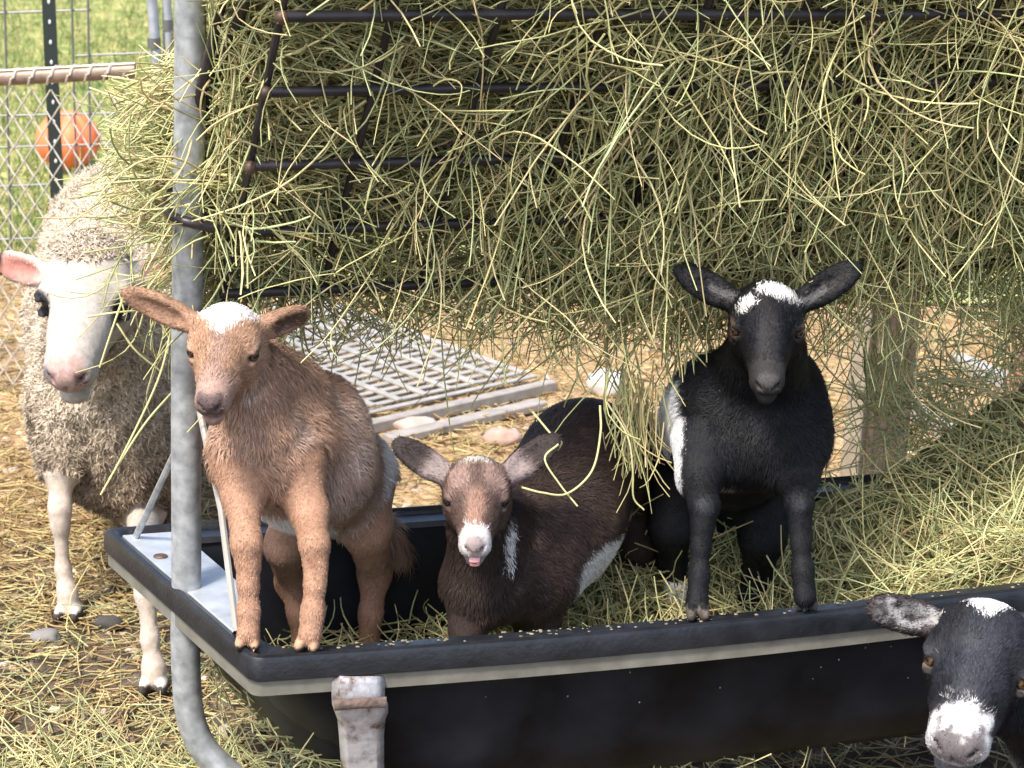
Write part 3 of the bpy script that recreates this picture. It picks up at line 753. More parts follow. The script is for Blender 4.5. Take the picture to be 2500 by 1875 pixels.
# bristling left end, past the post
n = 1150; c0 = np.stack([P(u_, v_, y_) for u_, v_, y_ in zip(RNG.uniform(400, 640, n), RNG.triangular(90, 400, 560, n), RNG.uniform(py + .05, py + .24, n))])
d = np.stack([RNG.normal(-1, .5, n), RNG.normal(.1, .5, n), RNG.normal(-.3, .4, n)], 1)
S.add(grow(c0, d, RNG.uniform(.05, .16, n), 7, 1.0, .09, .06), RNG.uniform(.0012, .0021, n), strand_cols(n, HAYC) * 1.02)
n = 900; c0 = np.stack([P(u_, v_, y_) for u_, v_, y_ in zip(RNG.uniform(420, 660, n), RNG.uniform(40, 620, n), RNG.uniform(py + .04, py + .1, n))])
d = np.stack([RNG.normal(0, .8, n), RNG.normal(0, .3, n), RNG.normal(-.3, .6, n)], 1)
S.add(grow(c0, d, RNG.uniform(.06, .2, n), 7, .9, .09, .06), RNG.uniform(.0012, .0021, n), strand_cols(n, HAYC) * .95)
n = 1300; c0 = np.stack([P(u_, v_, y_) for u_, v_, y_ in zip(RNG.uniform(505, 680, n), RNG.uniform(-60, 380, n), RNG.uniform(0, .07, n))])
c0 = np.stack([P(u_, v_, np.interp(v_, [-60, 600], [2.66, 2.81]) + q_) for u_, v_, q_ in zip(RNG.uniform(505, 680, n), RNG.uniform(-60, 420, n), RNG.uniform(0, .07, n))])
d = np.stack([RNG.normal(0, .8, n), RNG.normal(0, .2, n), RNG.normal(-.2, .5, n)], 1)
S.add(grow(c0, d, RNG.uniform(.05, .17, n), 7, .9, .06, .06), RNG.uniform(.0012, .0022, n), strand_cols(n, HAYC))
n = 130; c0 = np.stack([P(u_, v_, y_) for u_, v_, y_ in zip(RNG.uniform(420, 640, n), RNG.uniform(330, 600, n), RNG.uniform(py - .06, py + .03, n))])
d = np.stack([RNG.normal(-.3, .7, n), RNG.normal(-.4, .4, n), RNG.normal(-.5, .5, n)], 1)
S.add(grow(c0, d, RNG.uniform(.05, .17, n), 7, 1.0, .12, .06), RNG.uniform(.0012, .0022, n), strand_cols(n, HAYC))
# stems trailing over the sheep
n = 70; c0 = np.stack([P(u_, v_, py + q_) for u_, v_, q_ in zip(RNG.uniform(270, 440, n), RNG.uniform(430, 800, n), RNG.uniform(.02, .2, n))])
d = np.stack([RNG.normal(-.3, .6, n), RNG.normal(-.1, .3, n), RNG.normal(-.9, .4, n)], 1)
S.add(grow(c0, d, RNG.uniform(.06, .2, n), 8, 1.1, .1, .06), RNG.uniform(.0010, .0019, n), strand_cols(n, HAYC[[0, 1, 2]]))
def stem(pts, r=.0017, c=(.66, .62, .32)):
    p_ = smooth_path([P(*q) for q in pts], 6); bx = S.boxes; S.boxes = []; S.add(p_[None], np.array([r]), np.array([c]), 5, .1); S.boxes = bx
stem([(420, 800, py + .02), (385, 930, py), (300, 1110, py - .02), (246, 1208, py - .03)]); stem([(418, 960, py + .02), (350, 1040, py), (268, 1168, py - .02)], .0017)
stem([(310, 700, py), (275, 800, py - .02), (243, 897, py - .03)]); stem([(215, 773, py), (290, 762, py), (360, 758, py + .03)], .0016); stem([(285, 790, py), (330, 855, py), (390, 905, py + .02)], .0016)
# the tuft over the brown kid's back and its curled stem
n = 70; c0 = np.stack([P(u_, v_, 2.93 + q_) for u_, v_, q_ in zip(RNG.normal(1500, 85, n), RNG.uniform(850, 990, n), RNG.uniform(-.06, .1, n))])
d = np.stack([RNG.normal(0, .35, n), RNG.normal(0, .3, n), -np.ones(n)], 1)
S.add(grow(c0, d, RNG.uniform(.05, .2, n), 8, .8, .1, .07), RNG.uniform(.0010, .0018, n), strand_cols(n, HAYC) * .95)
n = 70; c0 = np.stack([P(u_, v_, 2.98 + q_) for u_, v_, q_ in zip(RNG.normal(1555, 40, n), RNG.uniform(900, 1060, n), RNG.uniform(-.06, .06, n))])
d = np.stack([RNG.normal(0, .25, n), RNG.normal(0, .25, n), -np.ones(n)], 1)
S.add(grow(c0, d, RNG.uniform(.06, .16, n), 8, .7, .1, .07), RNG.uniform(.0010, .0017, n), strand_cols(n, HAYC[[0, 2, 5]]) * .95)
stem([(1465, 990, 2.82), (1466, 1060, 2.8), (1445, 1150, 2.78), (1385, 1205, 2.76), (1325, 1203, 2.75), (1274, 1190, 2.75)]); stem([(1363, 1085, 2.8), (1330, 1120, 2.78), (1365, 1180, 2.77), (1410, 1236, 2.76)], .0016)
stem([(1300, 1005, 2.86), (1352, 1068, 2.83), (1370, 1085, 2.82), (1325, 1140, 2.8)], .0017); stem([(1480, 980, 2.9), (1532, 1065, 2.88), (1545, 1150, 2.87), (1547, 1215, 2.87), (1572, 1245, 2.87)], .0016)
# a veil hanging over the wooden post
n = 300; c0 = np.stack([P(u_, v_, q_) for u_, v_, q_ in zip(RNG.normal(2165, 55, n), RNG.uniform(780, 930, n), RNG.uniform(3.05, 3.3, n))])
d = np.stack([RNG.normal(0, .3, n), RNG.normal(0, .3, n), -np.ones(n)], 1)
S.add(grow(c0, d, RNG.uniform(.06, .2, n), 8, .9, .1, .07), RNG.uniform(.0010, .0018, n), strand_cols(n, HAYC) * .8)
o = link('hay_stems', S.mesh('hay_stems'), M['hay'], hay)

# ------------------------------------------------------------------ hay in the trough
S = Strands(); S.boxes = [(2190, 2420, 780, 900, 9, .2)]
def heap(s, t):
    s = s - .53 * t
    base = np.interp(s, [-.3, .35, .7, .85, 1.0, 1.15, 1.35], [.25, .255, .25, .28, .36, .45, .5])
    up = np.interp(s, [-.3, .2, .4, .6, .9, 1.02, 1.15, 1.35], [0, .02, .11, .19, .19, .15, .17, .2]) * np.clip((t - .34) / .16, 0, 1.25) ** 1.2
    return base + up
def heap_layer(n, s0, s1, dz, L, r, curl, pal, dark, t0=.075, t1=WID - .07, tilt=.25, grav=.03):
    s = RNG.uniform(s0, s1, n); t = RNG.uniform(t0, t1, n)
    z = heap(s, t) + RNG.uniform(*dz, n) - .035 * np.exp(-((t - t0) / .03) ** 2)
    p = np.stack([TQ(a, b, c) for a, b, c in zip(s, t, z)])
    a = RNG.uniform(0, 6.283, n)
    sl_ = (heap(s, t + .02) - heap(s, t - .02)) / .04
    d = np.cos(a)[:, None] * E1 + np.sin(a)[:, None] * (E2 + np.array([0, 0, 1.0])[None] * sl_[:, None]) + np.array([0, 0, 1.0])[None] * RNG.normal(0, tilt, n)[:, None]
    pa = grow(p, d, RNG.uniform(*L, n), 7, curl, grav, .06)
    q = pa[:, :, :2] - Nn[None, None, :2]; tt = (E1[0] * q[..., 1] - E1[1] * q[..., 0]) / (E1[0] * E2[1] - E1[1] * E2[0]); ss = (q[..., 0] * E2[1] - q[..., 1] * E2[0]) / (E1[0] * E2[1] - E1[1] * E2[0])
    ok = (tt.min(1) > .062) & (ss.min(1) > .09) & ((tt.max(1) < WID - .06) | (s > 1.27)); pa = pa[ok]; n = len(pa)
    S.add(pa, RNG.uniform(*r, n), strand_cols(n, pal) * dark)
heap_layer(1500, .09, .7, (-.02, .01), (.03, .11), (.001, .0019), 1.6, HAYC, .9)
heap_layer(700, .09, .7, (.0, .02), (.03, .1), (.001, .002), 1.8, HAYC, 1.05, tilt=.45)
heap_layer(3400, .6, 1.7, (-.04, .0), (.06, .2), (.001, .0019), 1.6, HAYC, .92, t1=WID + .06)
heap_layer(2800, .65, 1.7, (-.01, .02), (.06, .24), (.001, .0021), 1.8, HAYC, 1.05, t1=WID + .06, tilt=.3)
n = 220; s = RNG.uniform(1.3, 1.75, n); p = np.stack([TQ(a, WID - .03 + b, heap(np.array([a]), np.array([WID]))[0] + c) for a, b, c in zip(s, RNG.uniform(-.05, .08, n), RNG.uniform(-.05, .03, n))])
d = RNG.normal(0, .6, (n, 3)) + [0, 0, .35]
S.add(grow(p, d, RNG.uniform(.05, .22, n), 7, 1.5, .1, .06), RNG.uniform(.001, .002, n), strand_cols(n, HAYC))
si, ti = np.meshgrid(np.linspace(.14, 1.66, 60), np.linspace(.075, WID - .06, 24), indexing='ij'); si, ti = si.ravel(), ti.ravel()
z = heap(si, ti) - .03; V = np.stack([TQ(a, b, c) for a, b, c in zip(si, ti, z)]); V[:, 2] += .006 * vnoise(V, 40, 6)
i = np.arange(60 * 24).reshape(60, 24); F = np.stack([i[:-1, :-1], i[1:, :-1], i[1:, 1:], i[:-1, 1:]], -1).reshape(-1, 4)
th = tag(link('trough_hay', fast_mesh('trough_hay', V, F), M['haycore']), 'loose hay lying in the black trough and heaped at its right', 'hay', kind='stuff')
link('hay_stems', S.mesh('trough_stems'), M['hay'], th)
# crumbs of chaff and mud stuck along the rim
mb = MB()
for k in range(120):
    s_ = random.choice([random.gauss(.17, .06), random.gauss(.45, .07), random.gauss(.62, .03), random.uniform(.05, 1.15)]); s_ = min(max(s_, .03), 1.3); q = TQ(s_, random.triangular(.02, .05, .047), .4345); r = random.uniform(.0008, .0026); mb.ico(q, (r * 1.4, r, r * .6), 1)
for k in range(26):
    s_ = random.uniform(.2, 1.1); z = random.uniform(.24, .38); q = TQ(s_, np.interp(z, [.222, .26, .31, .36, .4], [.085, .062, .05, .042, .038]) - .0008, z); mb.ico(q, (.0013, .0007, random.uniform(.0007, .002)), 1)
tag(mb.build('chaff_crumbs', mat('crumbs', (.22, .19, .13), .9, noise=(90, .4, 1.4, 3)), None), 'pale crumbs of chaff stuck to the black trough and rim', 'crumbs', kind='stuff')

# ------------------------------------------------------------------ animals
class Beast:
    def __init__(s): s.S = SDF(); s.hd = None
    def J(s, u, v, y, r):
        p = P(u, v, y); return (p, r * mpp(p))
    def limb(s, pts, k=.02, tagn='leg'):
        q = [s.J(*p) if len(p) == 4 else p for p in pts]
        if tagn == 'leg': q = [(a_, r_ * (1 if i_ < 2 else 1.0 if i_ == 2 else .92 if i_ == len(q) - 1 else .83)) for i_, (a_, r_) in enumerate(q)]
        if tagn == 'leg': s.S.chain(q[:2], .036, tagn); s.S.chain(q[1:], k, tagn)
        else: s.S.chain(q, k, tagn)
        return q
    def hoof(s, p, wd, ln, fwd, col=None):                 # two toes on the surface at p
        sd = unit(np.cross(fwd, R3(0, 0, 1))); p = np.asarray(p)
        for sg in (-1, 1):
            d = unit(fwd + sd * sg * .12)
            s.S.ell(p + sd * sg * wd * .5 + R3(0, 0, wd * .62) + fwd * ln * .12, [d, unit(np.cross(R3(0, 0, 1), d)), R3(0, 0, 1)], (ln, wd * .46, wd * .75), .003, 'hoof')
    def head(s, e, y, nose, L, roll=0, nf=.62, wide=1.0, muz=1.0, jaw=1.0, deep=1.0, chin=0.0):
        E = P(e[0], e[1], y); m = mpp(E); du, dv = nose[0] - e[0], nose[1] - e[1]
        ip = RT * du * m + DN * dv * m; q = max((nf * L) ** 2 - ip @ ip, 0.0004) ** .5; VW = unit(E - CAM)
        f = unit(ip - VW * q); r = math.radians(roll); sd = RT * math.cos(r) + DN * math.sin(r)
        sd = unit(sd - f * (sd @ f)); u = np.cross(f, sd)
        s.hd = (E, f, u, sd, L); A = [f, u, sd]; S = s.S
        H = lambda a, b, c=0.0: E + L * (f * a + u * b + sd * c)
        s.H = H; w_ = wide
        S.ell(H(-.16, .0), A, np.array((.25, .235, .245 * w_)) * L, .03, 'head')
        S.ell(H(-.06, .10), A, np.array((.19, .12, .18 * w_)) * L, .03 , 'head')
        for g in (-1, 1):
            S.ell(H(-.06, -.10 * deep, g * .13 * w_), A, np.array((.17, .13, .11)) * L, .025, 'head')
            S.ell(H(-.01, .085, g * .185 * w_), A, np.array((.095, .05, .055)) * L, .012, 'head')
        S.cone(H(.02, .0), .165 * L * w_, H(.24, -.01), .122 * L * muz, .03, 'head'); S.cone(H(.2, -.012), .125 * L * muz, H(.43, -.035), .105 * L * muz, .02, 'head')
        S.cone(H(.30, -.03), .115 * L * muz, H(.50, -.045), .105 * L * muz, .012, 'muzzle')
        S.ell(H(.535, -.035), A, np.array((.08, .075, .095 * muz)) * L, .012, 'muzzle')
        for g in (-1, 1): S.ell(H(.50, -.095, g * .045 * muz), A, np.array((.075, .05, .065 * muz)) * L, .008, 'muzzle')
        S.cone(H(-.14, -.18 * deep), .12 * L * jaw, H(.40, -.175 - chin), .07 * L * muz, .03, 'head')
        S.ell(H(.495, -.205 - chin), A, np.array((.075, .058, .066 * muz)) * L, .008, 'muzzle')
        for g in (-1, 1):
            S.ell(H(.06, .02, g * .26 * w_), A, np.array((.07, .042, .055)) * L, .010, 'x', sub=True)
            S.ell(H(.03, .075, g * .232 * w_), A, np.array((.085, .022, .035)) * L, .006, 'head'); S.ell(H(.07, -.02, g * .222 * w_), A, np.array((.06, .02, .03)) * L, .006, 'head')
            d_ = unit(f * .75 + u * .3 + sd * g * .55)
            nd = [unit(sd * g * .8 + u * .75), unit(u * .8 - sd * g * .75), f]
            S.ell(H(.595, -.035, g * .058 * muz), nd, np.array((.036, .013, .04)) * L, .003, 'x', sub=True)
        S.ell(H(.60, -.15 - chin * .6), [sd, f, u], np.array((.11 * muz, .12, .013)) * L, .004, 'x', sub=True)
        S.ell(H(.63, -.085), [u, f, sd], np.array((.035, .03, .006)) * L, .003, 'x', sub=True)
        return H
    def ear(s, g, tip, y, wid, base=(-.2, .06, .22), face=None, thick=.0045, curl=.8):
        E, f, u, sd, L = s.hd; B = s.H(base[0], base[1], base[2] * g); T = P(tip[0], tip[1], y)
        e = unit(T - B); ln = np.linalg.norm(T - B)
        n = -FW + (face if face is not None else 0 * FW); n = unit(n - e * (n @ e)); wv = np.cross(n, e)
        s.S.cone(s.H(base[0] + .02, base[1] - .02, (base[2] - .06) * g), .07 * L, B + e * ln * .25, wid * .55, .015, 'ear')
        s.S.ell(B + e * ln * .56, [e, wv, n], (ln * .46, wid, thick + .0035), .010, 'ear')
        s.S.ell(B + e * ln * .34, [e, wv, n], (ln * .32, wid * .85, thick + .006), .010, 'ear')
        s.S.ell(B + e * ln * .52 + n * (.0135 + thick * .4), [e, wv, n], (ln * .40, wid * .72, .0135), .004, 'x', sub=True)
        s.ears = getattr(s, 'ears', []) + [(B, e, ln, n, wv, wid)]
    def build(s, name, label, cat, loc, colour, h=.0036, fur=None, flow_body=None, dens=210000, skin='skin', disp=None, wid=.00065, clothe='coat', jit=.2, group=None, rim=None):
        root = empty(name, loc, label, cat, group)
        V, F = s.S.mesh(h); N = vert_normals(V, F)
        adds, who = s.S.nearest(V); tags = np.array([o['tag'] for o in adds])[who]
        if disp is not None:
            V = V + N * disp(V, tags)[:, None]; N = vert_normals(V, F)
        E, f, u, sd, L = s.hd; q = V - E; hl = np.stack([q @ f, q @ u, q @ sd], 1) / L
        C = colour(V, tags, hl, N)
        if rim is not None:
            hm = np.isin(tags, ('head',)); d = np.sqrt(((hl[:, 0] - .05) * .75) ** 2 + ((hl[:, 1] - .03) * 1.25) ** 2); C = mixc(C, hm * (np.abs(hl[:, 2]) > .13) * sstep(.072, .05, d) * rim[3], rim[:3])
        me = fast_mesh('body', V, F, C); body = link('body', me, M[skin], root)
        flow = np.zeros_like(V); flow[:] = flow_body
        for t, d in (('head', -f + u * .2), ('muzzle', -f), ('leg', R3(0, 0, -1)), ('hoof', R3(0, 0, -1)), ('neck', R3(0, .25, -1)), ('tail', R3(0, .2, -1))): flow[tags == t] = d
        for (B, e, ln, n, wv, wd_) in getattr(s, 'ears', []):
            m_ = (tags == 'ear') & (np.linalg.norm(V - (B + e * ln * .5), axis=1) < ln * .7); flow[m_] = e
        lens = dict(cap=.01, head=.009, muzzle=.004, ear=.006, leg=.0055, hoof=.004, body=.017, neck=.015, tail=.03); lens.update(fur or {})
        ln_ = np.array([lens[t] for t in tags]); dn = np.full(len(V), float(dens)); dn[tags == 'hoof'] *= .12; dn[tags == 'muzzle'] *= .8; dn[tags == 'head'] *= 1.3
        ed = np.sqrt(((hl[:, 0] - .05) * .8) ** 2 + ((hl[:, 1] - .03) * 1.25) ** 2); em = (tags == 'head') & (np.abs(hl[:, 2]) > .12); dn[em & (ed < .06)] = 0; ln_ = np.where(em & (ed < .11), ln_ * .4, ln_)
        s.out = (root, V, F, N, C, tags, hl)
        fur_mesh(clothe, V, F, N, C, flow, ln_, dn, M['fur'], root, width=wid, jit=jit)
        return root
    def eye(s, root, iris=(.05, .03, .015), r=.055, pos=(.052, .03, .213), pupil=(.004, .004, .004), sides=(-1, 1), slit=True):
        E, f, u, sd, L = s.hd
        for g in sides:
            c = s.H(pos[0], pos[1], pos[2] * g); out = unit(f * .5 + sd * g * .8 + u * .15)
            import bmesh
            bm = bmesh.new(); bmesh.ops.create_icosphere(bm, subdivisions=4, radius=1); D = np.array([v.co for v in bm.verts]); Fc = np.array([[v.index for v in q.verts] for q in bm.faces]); bm.free()
            fr = unit(f - out * (f @ out)); up = np.cross(out, fr)
            a, b, o_ = D @ fr, D @ up, D @ out
            C = np.tile(np.array(pupil) * 1.5, (len(D), 1)); ir = (o_ > .6); C[ir] = iris
            if slit: C[(np.abs(b) < .17) & (np.abs(a) < .55) & (o_ > 0)] = pupil
            o = link('eye', fast_mesh('eye', c + D * r * L, Fc, C), M['eye'], root)
def mixc(C, m, col): return C * (1 - m[:, None]) + np.array(col) * m[:, None]
def ball_mask(V, c, r, edge=.012, ns=60, amp=.008, seed=1):
    d = np.linalg.norm((V - c) / (np.asarray(r) * np.ones(3)), axis=1) * np.mean(r) + amp * vnoise(V, ns, seed)
    return sstep(np.mean(r) + edge / 2, np.mean(r) - edge / 2, d)
def hn(V, sc, seed): return vnoise(V, sc, seed)

# --- tan kid with its forefeet on the corner of the rim
b = Beast(); hl_ = PZ(606, 1584, .4345); hr_ = PZ(752, 1589, .4345); y0 = (hl_[1] + hr_[1]) / 2; S_ = b.S
b.limb([(632, 1090, y0 + .14, 104), (750, 1128, y0 + .28, 143), (848, 1150, y0 + .41, 106)], .04, 'body')
b.limb([(715, 1180, y0 + .25, 82), (800, 1200, y0 + .34, 98)], .03, 'body')
b.limb([(612, 1125, y0 + .12, 84), (655, 1150, y0 + .17, 84)], .03, 'body')
b.limb([(705, 1055, y0 + .2, 108), (765, 1025, y0 + .29, 116)], .04, 'body')
b.limb([(700, 960, y0 + .21, 98), (618, 900, y0 + .14, 80)], .03, 'neck')
b.limb([(618, 1040, y0 + .12, 92), (590, 920, y0 + .1, 62)], .03, 'neck')
b.head((548, 857), y0 + .065, (510, 985), .178, roll=1)
b.ear(-1, (300, 711), y0 + .11, .019, face=R3(.3, 0, -.5)); b.ear(1, (756, 762), y0 + .13, .021, face=R3(.1, 0, -.75))
b.limb([(588, 1130, y0 + .1, 58), (592, 1220, y0 + .075, 43), (602, 1330, y0 + .02, 34), (606, 1380, y0 + .016, 30), (606, 1430, y0 + .01, 26), (607, 1490, y0 + .004, 27), (607, 1545, y0 - .004, 31)], .015)
b.limb([(722, 1150, y0 + .13, 66), (754, 1250, y0 + .1, 45), (768, 1330, y0 + .035, 33), (771, 1385, y0 + .026, 29), (769, 1430, y0 + .016, 26), (764, 1490, y0 + .008, 29), (757, 1548, y0 - .002, 32)], .015)
b.hoof(hl_, .017, .02, unit(R3(0, -1, 0))); b.hoof(hr_, .017, .02, unit(R3(-.1, -1, 0)))
b.limb([(872, 1185, y0 + .40, 84), (895, 1290, y0 + .36, 58), (915, 1400, y0 + .43, 36), (905, 1500, y0 + .41, 28), (900, 1590, y0 + .41, 30)], .02)
b.limb([(722, 1245, y0 + .38, 60), (692, 1335, y0 + .35, 42), (706, 1420, y0 + .42, 29), (730, 1500, y0 + .40, 26), (738, 1590, y0 + .40, 28)], .02)
b.limb([(935, 1290, y0 + .47, 30), (965, 1340, y0 + .49, 26), (1000, 1384, y0 + .5, 6)], .01, 'tail')
tn = dict(b=b)
def col_tan(V, tags, hl, N):
    base = np.array((.335, .208, .142)); C = np.tile(base, (len(V), 1)) * (1 + .10 * hn(V, 22, 3) + .08 * hn(V, 70, 4))[:, None]
    grey = sstep(-.1, .5, hn(V * [1, 1, .5], 20, 8)) * ((tags == 'body') | (tags == 'neck')); C = mixc(C, grey * .6, (.47, .345, .28))
    lg = tags == 'leg'; C[lg] = C[lg] * .35 + np.array((.33, .18, .112)) * .65
    hd = np.isin(tags, ('head', 'muzzle')); f_, u_, s_ = hl[:, 0], hl[:, 1], hl[:, 2]
    m = hd * sstep(.11, .05, np.abs(np.abs(s_) - .15 + f_ * .12)) * sstep(-.3, -.1, f_) * sstep(.45, .2, f_); C = mixc(C, m * .6, (.37, .215, .125))
    m = hd * sstep(.11, .03, np.abs(s_)) * sstep(-.25, 0, f_); C = mixc(C, m * .7, (.25, .16, .125))
    m = hd * sstep(.3, .46, f_); C = mixc(C, m * .8, (.31, .205, .17))
    m = hd * sstep(.5, .54, f_) * sstep(.11, .085, np.abs(s_)) * sstep(-.13, -.09, u_) * sstep(.07, .04, u_); C = mixc(C, m * .95, (.085, .06, .057))
    m = hd * sstep(.035, .0, np.abs(u_ + .15)) * sstep(.3, .45, f_); C = mixc(C, m * .55, (.12, .07, .055))
    m = hd * sstep(-.045 , -.085, f_ + 1.35 * np.abs(s_) - .19 + .04 * hn(V, 90, 5)) * sstep(.0, .06, u_) * sstep(.24, .19, np.abs(s_)); C = mixc(C, m, (.62, .6, .585))
    er = tags == 'ear'; C = mixc(C, er * .8, (.3, .17, .105))
    for (B, e, ln, n, wv, wd_) in b.ears:
        q = V - B; a_, w2, n2 = q @ e / ln, q @ wv / wd_, q @ n
        C = mixc(C, er * sstep(.62, .45, np.abs(w2)) * sstep(.2, .3, a_) * sstep(.97, .85, a_) * sstep(-.002, .002, n2) * (N @ n > .2) * .85 * (1 if B @ RT > P(560, 800, y0)@RT else .35), (.05, .032, .026))
    W = (.62, .585, .55)
    C = mixc(C, ball_mask(V, P(852, 1100, y0 + .27), (.02, .06, .034), .012, 90, .006, 2) * .85, W)
    C = mixc(C, ball_mask(V, P(690, 1302, y0 + .24), (.068, .26, .046), .02, 60, .012, 3) * (N[:, 2] < .5) * (tags != 'leg'), W)
    C = mixc(C, ball_mask(V, P(938, 1140, y0 + .44), (.016, .1, .075), .012, 60, .006, 4) * .9 * (tags != 'leg'), W)
    C = mixc(C, ball_mask(V, P(620, 975, y0 + .06), .012, .008, 90, .004, 6), W)
    ho = tags == 'hoof'; zf = V[:, 2] < .447; C[ho & zf] = (.03, .025, .024); C[ho & ~zf] = (.42, .24, .15)
    kn = tags == 'leg'; C = mixc(C, kn * ball_mask(V, P(768, 1372, y0), .014, .012, 90, .006, 7) * .7, (.16, .07, .045))
    return C
TAN_B = b
r_ = b.build('goat_kid', 'tan goat kid with white forehead star standing with forefeet on trough corner', 'goat', (hl_ + hr_) / 2 * [1, 1, 0] + [0, 0, .434], col_tan, flow_body=R3(.35, .5, -.8), rim=(.06, .035, .028, .9), fur=dict(body=.022, neck=.018, tail=.035))
b.eye(r_, (.075, .05, .03), .056)

# --- dark brown kid standing down in the trough
b = Beast(); y0 = 2.82
b.limb([(1235, 1310, y0 + .08, 122), (1362, 1240, y0 + .18, 151), (1425, 1128, y0 + .28, 136), (1500, 1122, y0 + .37, 130)], .04, 'body')
b.limb([(1200, 1420, y0 + .04, 102), (1300, 1390, y0 + .1, 95), (1370, 1330, y0 + .2, 105)], .04, 'body')
b.limb([(1235, 1310, y0 + .08, 104), (1178, 1262, y0 + .0, 78)], .03, 'neck'); b.limb([(1180, 1400, y0 + .02, 88), (1172, 1300, y0 - .01, 64)], .03, 'neck')
b.head((1163, 1220), y0 - .06, (1159, 1330), .172, roll=1)
b.ear(-1, (962, 1077), y0 - .01, .021, face=R3(.2, 0, .3)); b.ear(1, (1362, 1066), y0 - .0, .021, face=R3(-.2, 0, .3))
b.limb([(1150, 1450, y0 + .02, 56), (1140, 1540, y0 + .0, 38), (1138, 1620, y0 - .01, 30), (1138, 1690, y0 - .01, 30)], .02)
b.limb([(1300, 1440, y0 + .1, 78), (1312, 1530, y0 + .09, 50), (1312, 1600, y0 + .08, 32), (1312, 1660, y0 + .08, 30)], .02)
b.limb([(1545, 1215, y0 + .37, 78), (1556, 1320, y0 + .33, 52), (1578, 1410, y0 + .39, 34), (1572, 1490, y0 + .37, 30), (1570, 1560, y0 + .37, 30)], .02)
b.limb([(1450, 1240, y0 + .38, 60), (1420, 1330, y0 + .35, 45), (1395, 1420, y0 + .4, 28), (1390, 1500, y0 + .39, 26), (1390, 1570, y0 + .39, 26)], .02)
def col_brown(V, tags, hl, N):
    C = np.tile(np.array((.045, .030, .025)), (len(V), 1)) * (1 + .18 * hn(V, 20, 3) + .2 * hn(V, 80, 4))[:, None]
    C = mixc(C, sstep(.2, .8, hn(V, 45, 9)) * (tags == 'body') * .35, (.16, .105, .082))
    lg = np.isin(tags, ('leg', 'neck')); C[lg] *= .7
    hd = np.isin(tags, ('head', 'muzzle')); f_, u_, s_ = hl[:, 0], hl[:, 1], hl[:, 2]
    C = mixc(C, hd * .8, (.105, .067, .056))
    m = hd * sstep(.12, .05, np.abs(np.abs(s_) - .14)) * sstep(-.2, -.08, f_) * sstep(.16, .05, f_) * sstep(.05, .1, u_); C = mixc(C, m * .8, (.3, .2, .17))
    m = hd * sstep(.1, .03, np.abs(s_)) * sstep(.05, .2, f_) * sstep(0, .05, u_); C = mixc(C, m * .8, (.29, .17, .125))
    m = hd * sstep(-.2, -.27, f_); C = mixc(C, m * .7, (.075, .05, .042))
    m = hd * sstep(.42, .47, f_ + .03 * hn(V, 100, 3)) * sstep(-.14, -.1, u_); C = mixc(C, m, (.52, .485, .47))
    m = hd * sstep(.53, .57, f_) * sstep(.085, .06, np.abs(s_)) * sstep(-.1, -.06, u_); C = mixc(C, m * .9, (.22, .17, .165))
    m = hd * sstep(-.12, -.16, u_) * sstep(.3, .4, f_); C = mixc(C, m * .8, (.3, .24, .225))
    m = hd * sstep(.03, .0, np.abs(u_ + .15)) * sstep(.4, .5, f_); C = mixc(C, m * .7, (.1, .07, .065))
    m = hd * sstep(.1, .04, np.sqrt((s_ * .55) ** 2 + (f_ + .2) ** 2) + .03 * hn(V, 110, 5)) * (u_ > .05); C = mixc(C, m * .9, (.5, .47, .42))
    er = tags == 'ear'
    for (B, e, ln, n, wv, wd_) in b.ears:
        q = V - B; a_, w2 = q @ e / ln, q @ wv / wd_
        C = mixc(C, er * sstep(.5, .2, a_) * .8, (.3, .24, .23)) if False else C
        near = er & (np.linalg.norm(q - e * ln * .5, axis=1) < ln * .75)
        C = mixc(C, near * sstep(.55, .3, a_) * .8, (.27, .215, .205)); C = mixc(C, near * sstep(.35, .6, a_) * .9, (.035, .026, .025))
    W = (.6, .58, .565)
    C = mixc(C, ball_mask(V, P(1474, 1345, y0 + .22), (.058, .25, .062), .018, 70, .008, 2) * (tags != 'leg'), W)
    C = mixc(C, ball_mask(V, P(1243, 1315, y0 - .0), (.007, .05, .045), .009, 70, .005, 3) * np.isin(tags, ('body', 'neck')), W)
    return C
r_ = b.build('goat_kid', 'dark brown goat kid with white nose and tongue out standing in the trough', 'goat', P(1340, 1640, y0 + .2), col_brown, flow_body=R3(.5, .5, -.7), rim=(.025, .018, .016, .9))
b.eye(r_, (.03, .02, .018), .054)
E, f, u, sd, L = b.hd; M['tongue'] = mat('tongue', (.72, .36, .36), .35)
mb = MB(); pts = [b.H(.47, -.125), b.H(.55, -.13), b.H(.585, -.16), b.H(.58, -.21)]
mb.sweep(smooth_path(pts, 5), [(.052 * L * math.cos(-a), .014 * L * math.sin(-a)) for a in np.linspace(0, 6.283, 12, endpoint=False)], up=u, scale=list(np.linspace(1, .7, 16))); mb.build('tongue', M['tongue'], r_)

